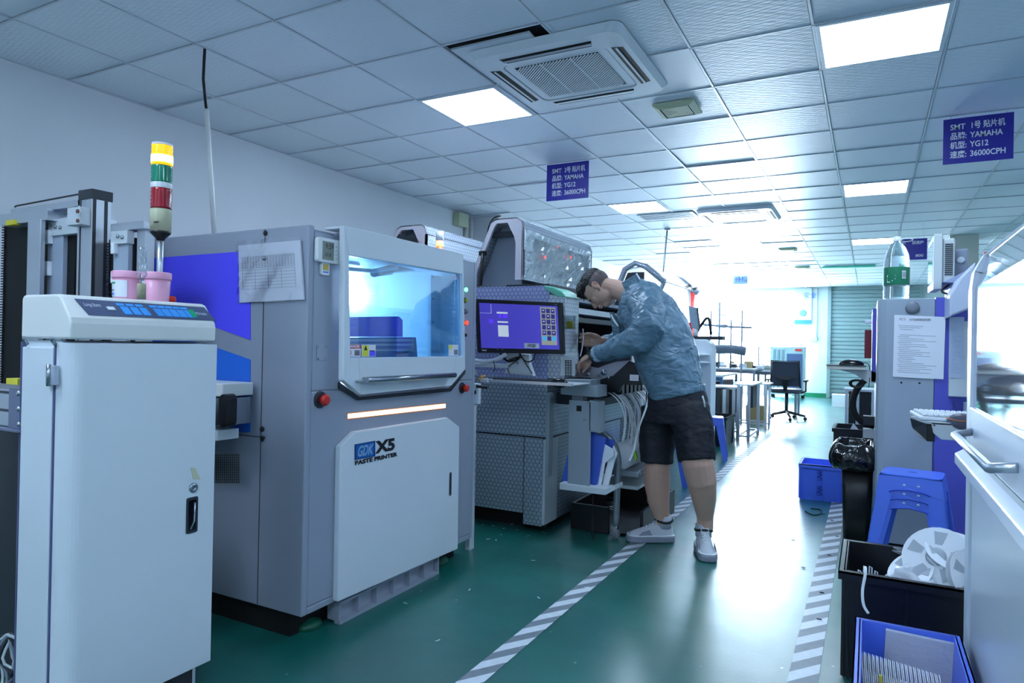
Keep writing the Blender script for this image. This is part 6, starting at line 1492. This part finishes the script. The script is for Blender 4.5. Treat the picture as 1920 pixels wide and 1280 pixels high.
# trash bin with bag
t = thing('trash_bin', 'black trash bin lined with a crumpled shiny black bag by the grey machine', 'bin', (4.42, 4.9, 0))
b = MB(); b.rings([[(cx_, cy_, z) for cx_, cy_ in rrect(4.415, 4.9, w_, d_2, .03, 4)] for z, w_, d_2 in ((.003, .15, .28), (.5, .18, .34))]); b.build('bin', blackpl, t)
bagm = mat('shiny_black_bag', (12, 13, 16), .12, bump=.9, bscale=22, spec=.8)
rs = []
random.seed(2)
for z, k_, q_ in ((.455, 1.04, .0), (.45, 1.35, .012), (.49, 1.62, .014), (.54, 1.62, .018), (.595, 1.42, .02), (.62, 1.15, .014), (.60, 1.0, .01), (.54, .9, .008), (.48, .8, .008)):
    rs.append([V((4.395+(cx_-4.415)*k_+random.uniform(-q_, q_), 4.9+(cy_-4.9)*k_+random.uniform(-q_, q_), z+random.uniform(-q_, q_))) for cx_, cy_ in rrect(4.415, 4.9, .17, .32, .05, 7)])
b = MB(); b.rings(rs, caps=False)
for r in rs:
    pass
bo = b.build('bag', bagm, t); bo.modifiers.new('sub', 'SUBSURF').levels = 1
b = MB()
for k in range(22):
    c = V((4.415+random.uniform(-.06, .06), 4.88+random.uniform(-.12, .12), .50+random.uniform(0, .06))); r = random.uniform(.015, .035)
    b.ell(c, (r, r*.8, r*.5), n=7, k=5)
b.build('rubbish', plasticw, t, kind='stuff')
b = MB(); b.slab([(4.40, 4.80, .57), (4.46, 4.80, .56), (4.48, 4.86, .585), (4.41, 4.88, .575)], (0, 0, .012)).build('pink_wrapper', mat('pink_wrapper', (200, 95, 105), .5), t, bevel=.002)
# black crate behind with paper
crate('storage_crate', 4.22, 4.62, 6.3, 6.75, .545, bc, 'black crate behind the trash bin with a white paper sticking up', 'crate')
MB().slab([(4.31, 6.36, .46), (4.45, 6.36, .46), (4.41, 6.36, .53), (4.36, 6.36, .59)], (0, .004, .0)).build('paper_sheet', paper, label='white paper corner sticking out of the black crate behind the trash bin', cat='paper')
# blue crate on the aisle
t = crate('storage_crate', 3.99, 4.30, 5.88, 6.22, .285, bluecr, 'bright blue plastic crate standing in the aisle left of the trash bin', 'crate', .008)
for z in (.045, .165): text('UNAI', 'lettering', .055, (4.155, 5.872, z), (0, 0, 1), (-1, 0, 0), mat('crate_letter', (30, 50, 150), .5), t, bold=.001, fit=.075)
# rack at the right behind
t = thing('magazine_rack', 'low aluminium rack with dark magazines behind the black crate near the shutter', 'rack', (4.45, 8.6, 0))
for x in (4.25, 4.36, 4.52): MB().box((x-.015, 8.6, 0), (x+.015, 8.63, .74)).build('upright', alu, t)
MB().box((4.22, 8.58, .74), (4.62, 9.0, .765)).build('top_plate', alu, t)
for x0_, x1_ in ((4.27, 4.345), (4.38, 4.50)): MB().box((x0_, 8.62, .05), (x1_, 8.9, .73)).build('magazine', blackpl, t)
MB().box((4.54, 8.6, 0), (4.62, 8.9, .3)).build('foot_block', greyw, t)
MB().box((3.78, 15.9, 0), (4.1, 16.25, .26)).build('glare_box', mat('floor_glare_white', (240, 244, 246), .7), label='low white box standing in for floor glare before the roller shutter', cat='box')  # white box modelled in place of a patch of light on the floor
MB().tube(cat_pts([onz(1510, 958, .004), onz(1525, 965, .004), onz(1540, 962, .004), onz(1538, 955, .004), onz(1520, 953, .004)], 6), .004, 5).build('black_loop', rubber, label='black strap loop lying on the floor in front of the blue crate', cat='strap')
MB().box((4.0, 7.35, .002), (4.35, 7.40, .012)).build('metal_strip', alu, label='thin metal strip on the floor beside the black crate near the rack', cat='strip')
for k, (a_, b2) in enumerate([(1487, 1012), (1506, 1063), (1390, 935), (1544, 963), (1560, 975), (1570, 1005), (1555, 1040), (1541, 1110), (1536, 1160)]):
    c = onz(a_, b2, .004); MB().cbox(c, (.02, .007, .003)).build('floor_crumb', rubber, label='tiny dark crumb on the floor along the right tape, %s listed' % ORD[k], cat='crumb', group='dark crumbs on the floor')

# ================================================================ background left of the aisle
t = thing('rounded_machine', 'pale rounded machine standing directly behind the man\'s back', 'machine', (2.5, 8.1, 0))
MB().slab([(2.1, 8.0, .05), (2.85, 8.0, .05), (2.85, 8.0, 1.18), (2.83, 8.0, 1.26), (2.78, 8.0, 1.30), (2.1, 8.0, 1.30)], (0, .28, 0)).build('body', pow_white, t, bevel=.01)
MB().box((2.2, 8.02, 0), (2.8, 8.26, .05)).build('plinth', blackm, t)
for z in (1.12, 1.03): MB().ell((2.74, 7.93, z), (.11, .08, .018), n=18, k=8).build('oval_tray', pow_white, t)
MB().box((2.15, 8.1, 1.30), (2.95, 8.26, 1.34)).build('dark_top', darkg, t)
t = thing('monitor', 'grey tilted monitor above the pale rounded machine', 'monitor', (2.43, 8.15, 1.34))
q = [ony(1291, 573, 8.12), ony(1306, 577, 8.12), ony(1311, 617, 8.12), ony(1295, 614, 8.12)]
MB().slab(q, (0, .05, 0)).build('back', mat('monitor_back_grey', (120, 138, 152), .5), t, bevel=.006)
MB().slab([q[1], q[1]+V((.012, .03, 0)), q[2]+V((.012, .03, 0)), q[2]], (.003, 0, 0)).build('edge', darkg, t)
MB().cyl(((q[2].x+q[3].x)/2, 8.16, 1.34), ((q[2].x+q[3].x)/2, 8.16, q[2].z+.05), .03, 10).build('stand', plasticw, t)
MB().box((2.52, 8.12, 1.34), (2.58, 8.2, 1.50)).build('red_box', red_pl, label='small red box under the grey tilted monitor', cat='box')
MB().tube(cat_pts([(2.62, 8.2, 1.34), (2.66, 8.2, 1.44), (2.76, 8.2, 1.56), (2.80, 8.2, 1.36)], 6), .018, 8).build('jointed_lamp', blackpl, label='black jointed lamp arm on the pale rounded machine', cat='lamp')
crate('trash_bin', 2.66, 2.95, 8.42, 8.95, .36, bc, 'tall black bin behind the blue stool left of the aisle', 'bin')
t = thing('feeder_cart', 'second steel cart frame right behind the man\'s back pocket', 'cart', (2.95, 7.0, 0))
MB().tube(cat_pts([(2.7, 6.9, .62), (2.86, 6.9, .62), (2.95, 6.9, .58), (2.97, 6.9, .5), (2.97, 6.9, .03)], 5), .018, 8).build('end_frame', MC['cart_steel'], t)
MB().box((2.6, 6.9, .36), (2.96, 7.05, .39)).build('shelf', MC['cart_steel'], t)
# alu stands
def stand(x0, x1, y0_, y1_, z1, lab, slabs=0):
    t = thing('aluminium_stand', lab, 'stand', ((x0+x1)/2, (y0_+y1_)/2, 0)); s = .018
    for x in (x0, x1):
        for y in (y0_, y1_): MB().box((x-s, y-s, 0), (x+s, y+s, z1)).build('leg', alu, t)
    MB().box((x0-.05, y0_-.04, z1), (x1+.05, y1_+.04, z1+.02)).build('top_plate', greyw, t)
    for z in (.05,): 
        for y in (y0_, y1_): MB().box((x0+s, y-.012, z), (x1-s, y+.012, z+.025)).build('rail', alu, t)
        for x in (x0, x1): MB().box((x-.012, y0_+s, z), (x+.012, y1_-s, z+.025)).build('rail', alu, t)
    for k in range(slabs):
        f = (k+.5)/slabs; MB().box((x0+(x1-x0)*f-.02, y0_-.01, .3), (x0+(x1-x0)*f+.025, y1_, z1-.02)).build('board_magazine', [darkg, alu, blackpl][k % 3], t)
    return t
stand(2.35, 2.85, 9.5, 9.9, .66, 'aluminium stand holding dark board magazines above the tall black bin', 6)
stand(2.97, 3.10, 9.15, 10.0, .72, 'narrow aluminium stand right of the tall black bin')
stand(2.68, 3.10, 10.8, 11.2, .66, 'aluminium stand left of the office chair', 1)
MB().box((2.7, 11.5, 0), (2.98, 11.9, .28)).build('cardboard_box', cardb, label='cardboard box on the floor under the aluminium stand', cat='box')
# work tables
def table(x0, x1, y0_, y1_, z1, lab, fm_):
    t = thing('work_table', lab, 'table', ((x0+x1)/2, (y0_+y1_)/2, 0)); s = .02
    MB().box((x0, y0_, z1-.03), (x1, y1_, z1)).build('top', greyw, t)
    for x in (x0+s, x1-s):
        for y in (y0_+s, y1_-s): MB().box((x-s, y-s, 0), (x+s, y+s, z1-.03)).build('leg', fm_, t)
    MB().box((x0+.04, y0_+.04, z1-.09), (x1-.04, y0_+.06, z1-.03)).build('apron', fm_, t)
    return t
tbl = mat('table_blue', (60, 110, 150), .4)
table(1.2, 2.55, 10.3, 11.6, .80, 'blue framed work table behind the stand with magazines', tbl)
table(1.6, 2.75, 12.1, 13.6, .86, 'grey work table below the tall pole rack', grey2)
table(2.6, 3.35, 12.9, 13.5, .82, 'small table behind the office chair', grey2)
MB().box((1.3, 10.4, .0), (2.5, 11.5, .7)).build('brown_cabinet', mat('dark_brown_cabinet', (64, 44, 52), .5), label='dark brown cabinet under the blue framed table', cat='cabinet')
random.seed(12)
for k in range(12):
    x = 1.75+.085*k; y = 12.4+random.uniform(0, .6); MB().box((x, y, .862), (x+random.uniform(.06, .14), y+.15, .862+random.uniform(.03, .12))).build('desk_box', [greyw, cardb, darkg, plasticw][k % 4], label='%s small box from the left in the clutter on the far work table' % ORD[k], cat='box', group='clutter on the far work table')
for k in range(6):
    x = 2.62+.1*k; MB().ell((x, 13.15, .86), (.08, .06, .05+.02*(k % 2)), n=9, k=6).build('cloth_heap', [mat('grey_green_cloth', (150, 158, 150), .8), plasticw][k % 2], label='%s cloth heap from the left on the small table behind the office chair' % ORD[k], cat='cloth', group='cloth heaps on the small table')
MB().box((1.95, 10.6, .80), (2.28, 10.9, 1.28)).build('grey_cabinet_box', mat('slate_box', (96, 108, 130), .5), label='slate grey instrument box on the blue framed table', cat='instrument')
MB().tube([(2.22, 10.7, 1.18), (2.60, 10.75, 1.19), (2.80, 10.75, 1.16)], .07, 12).build('grey_duct', mat('duct_grey', (110, 122, 138), .6, noise_amt=.2), label='grey wrapped horizontal duct beside the slate instrument box', cat='duct')
# pole rack
t = thing('pole_rack', 'tall thin pole rack with reels seen against the bright windows', 'rack', (2.3, 12.0, 0))
for (a_, z1_) in ((2.02, 1.86), (2.16, 2.0), (2.36, 1.7), (2.54, 1.86)): MB().cyl((a_, 12.0, .0 if a_ > 2.5 else .86), (a_, 12.0, z1_), .016, 8).build('pole', grey2, t)
MB().tube([(1.85, 12, 1.62), (2.2, 12, 1.58), (2.7, 12, 1.56)], .02, 8).build('crossbar', grey2, t)
MB().box((1.9, 11.95, 1.58), (2.3, 12.05, 1.61)).build('tray', grey2, t)
MB().cyl((2.0, 12, 1.78), (2.4, 12, 1.78), .006, 6).build('thin_bar', grey2, t)
MB().cyl((2.7, 12.9, .82), (2.7, 12.9, 1.25), .012, 8).build('thin_post', grey2, label='thin post standing on the small table behind the chair', cat='post')
# office chair
t = thing('office_chair', 'black mesh office chair turned to the windows at the end of the aisle', 'chair', (3.22, 12.4, 0))
cx, cy = 3.23, 12.4; cb = mat('chair_charcoal', (52, 58, 76), .5)
MB().slab([(cx-.22, cy-.22, .58), (cx+.22, cy-.22, .58), (cx+.21, cy-.30, 1.0), (cx-.21, cy-.30, 1.0)], (0, .03, 0)).build('backrest_mesh', cb, t, bevel=.01)
MB().tube([(cx-.23, cy-.21, .56), (cx-.22, cy-.31, 1.01), (cx+.22, cy-.31, 1.01), (cx+.23, cy-.21, .56)], .013, 8).build('back_frame', blackpl, t)
MB().slab([(cx-.17, cy-.27, .74), (cx+.17, cy-.27, .74), (cx+.04, cy-.29, .69), (cx+.03, cy-.23, .50), (cx-.03, cy-.23, .50), (cx-.04, cy-.29, .69)], (0, .03, 0)).build('lumbar_support', blackpl, t)
MB().slab([(cx+a, cy+b_, .46) for a, b_ in rrect(0, .02, .48, .46, .08)], (0, 0, .07)).build('seat', cb, t, bevel=.02)
for s in (-1, 1): 
    MB().tube([(cx+s*.22, cy, .46), (cx+s*.30, cy, .50), (cx+s*.30, cy, .66)], .016, 8).build('arm_post', blackpl, t)
    MB().box((cx+s*.30-.035, cy-.14, .66), (cx+s*.30+.035, cy+.12, .69)).build('armrest', blackpl, t, bevel=.01)
MB().cyl((cx, cy, .12), (cx, cy, .46), .028, 12).build('gas_column', darkg, t)
for k in range(5):
    a = PI/2*3+2*PI*k/5+.3; e = V((cx+.30*math.cos(a), cy+.30*math.sin(a), .075))
    l = MB().tube([(cx, cy, .14), e], [.026, .016], 8).build('base_leg', blackpl, t)
    MB().ell((e.x, e.y, .032), (.03, .03, .032), n=10, k=8).build('castor', blackpl, l)
# far cabinet
t = thing('metal_cabinet', 'grey-green metal cabinet by the far wall behind the office chair', 'cabinet', (2.66, 18.2, 0))
gm = mat('cabinet_greygreen', (150, 172, 174), .4)
MB().box((2.27, 18.0, .08), (3.06, 18.5, 1.27)).build('body', gm, t)
MB().box((2.66, 17.985, .15), (3.02, 18.0, 1.1)).build('dark_door', mat('cab_dark', (70, 88, 122), .35), t)
for x in (2.34, 2.44, 2.54): MB().box((x, 17.985, .2), (x+.05, 18.0, 1.2)).build('groove', mat('cab_groove', (110, 132, 142), .4), t)
MB().box((2.85, 17.98, 1.17), (3.0, 17.99, 1.22)).build('red_badge', red_pl, t)
for x in (2.3, 3.0): MB().box((x, 18.05, 0), (x+.05, 18.4, .08)).build('foot', blackm, t)
# red beacon on a pole beyond the near machine
c = ony(1853, 483, 7.5)
t = thing('beacon', 'red beacon on a pole showing above the nearest machine hood', 'signal lamp', (c.x, 7.5, 0))
MB().cyl((c.x, 7.5, 0), (c.x, 7.5, c.z-.03), .012, 8).build('pole', greyw, t)
MB().cyl((c.x, 7.5, c.z-.03), (c.x, 7.5, c.z), .036, 14).build('orange_lens', MC['orange_lens'], t)
MB().cyl((c.x, 7.5, c.z), (c.x, 7.5, c.z+.05), .036, 14).build('red_lens', MC['red_lens'], t)
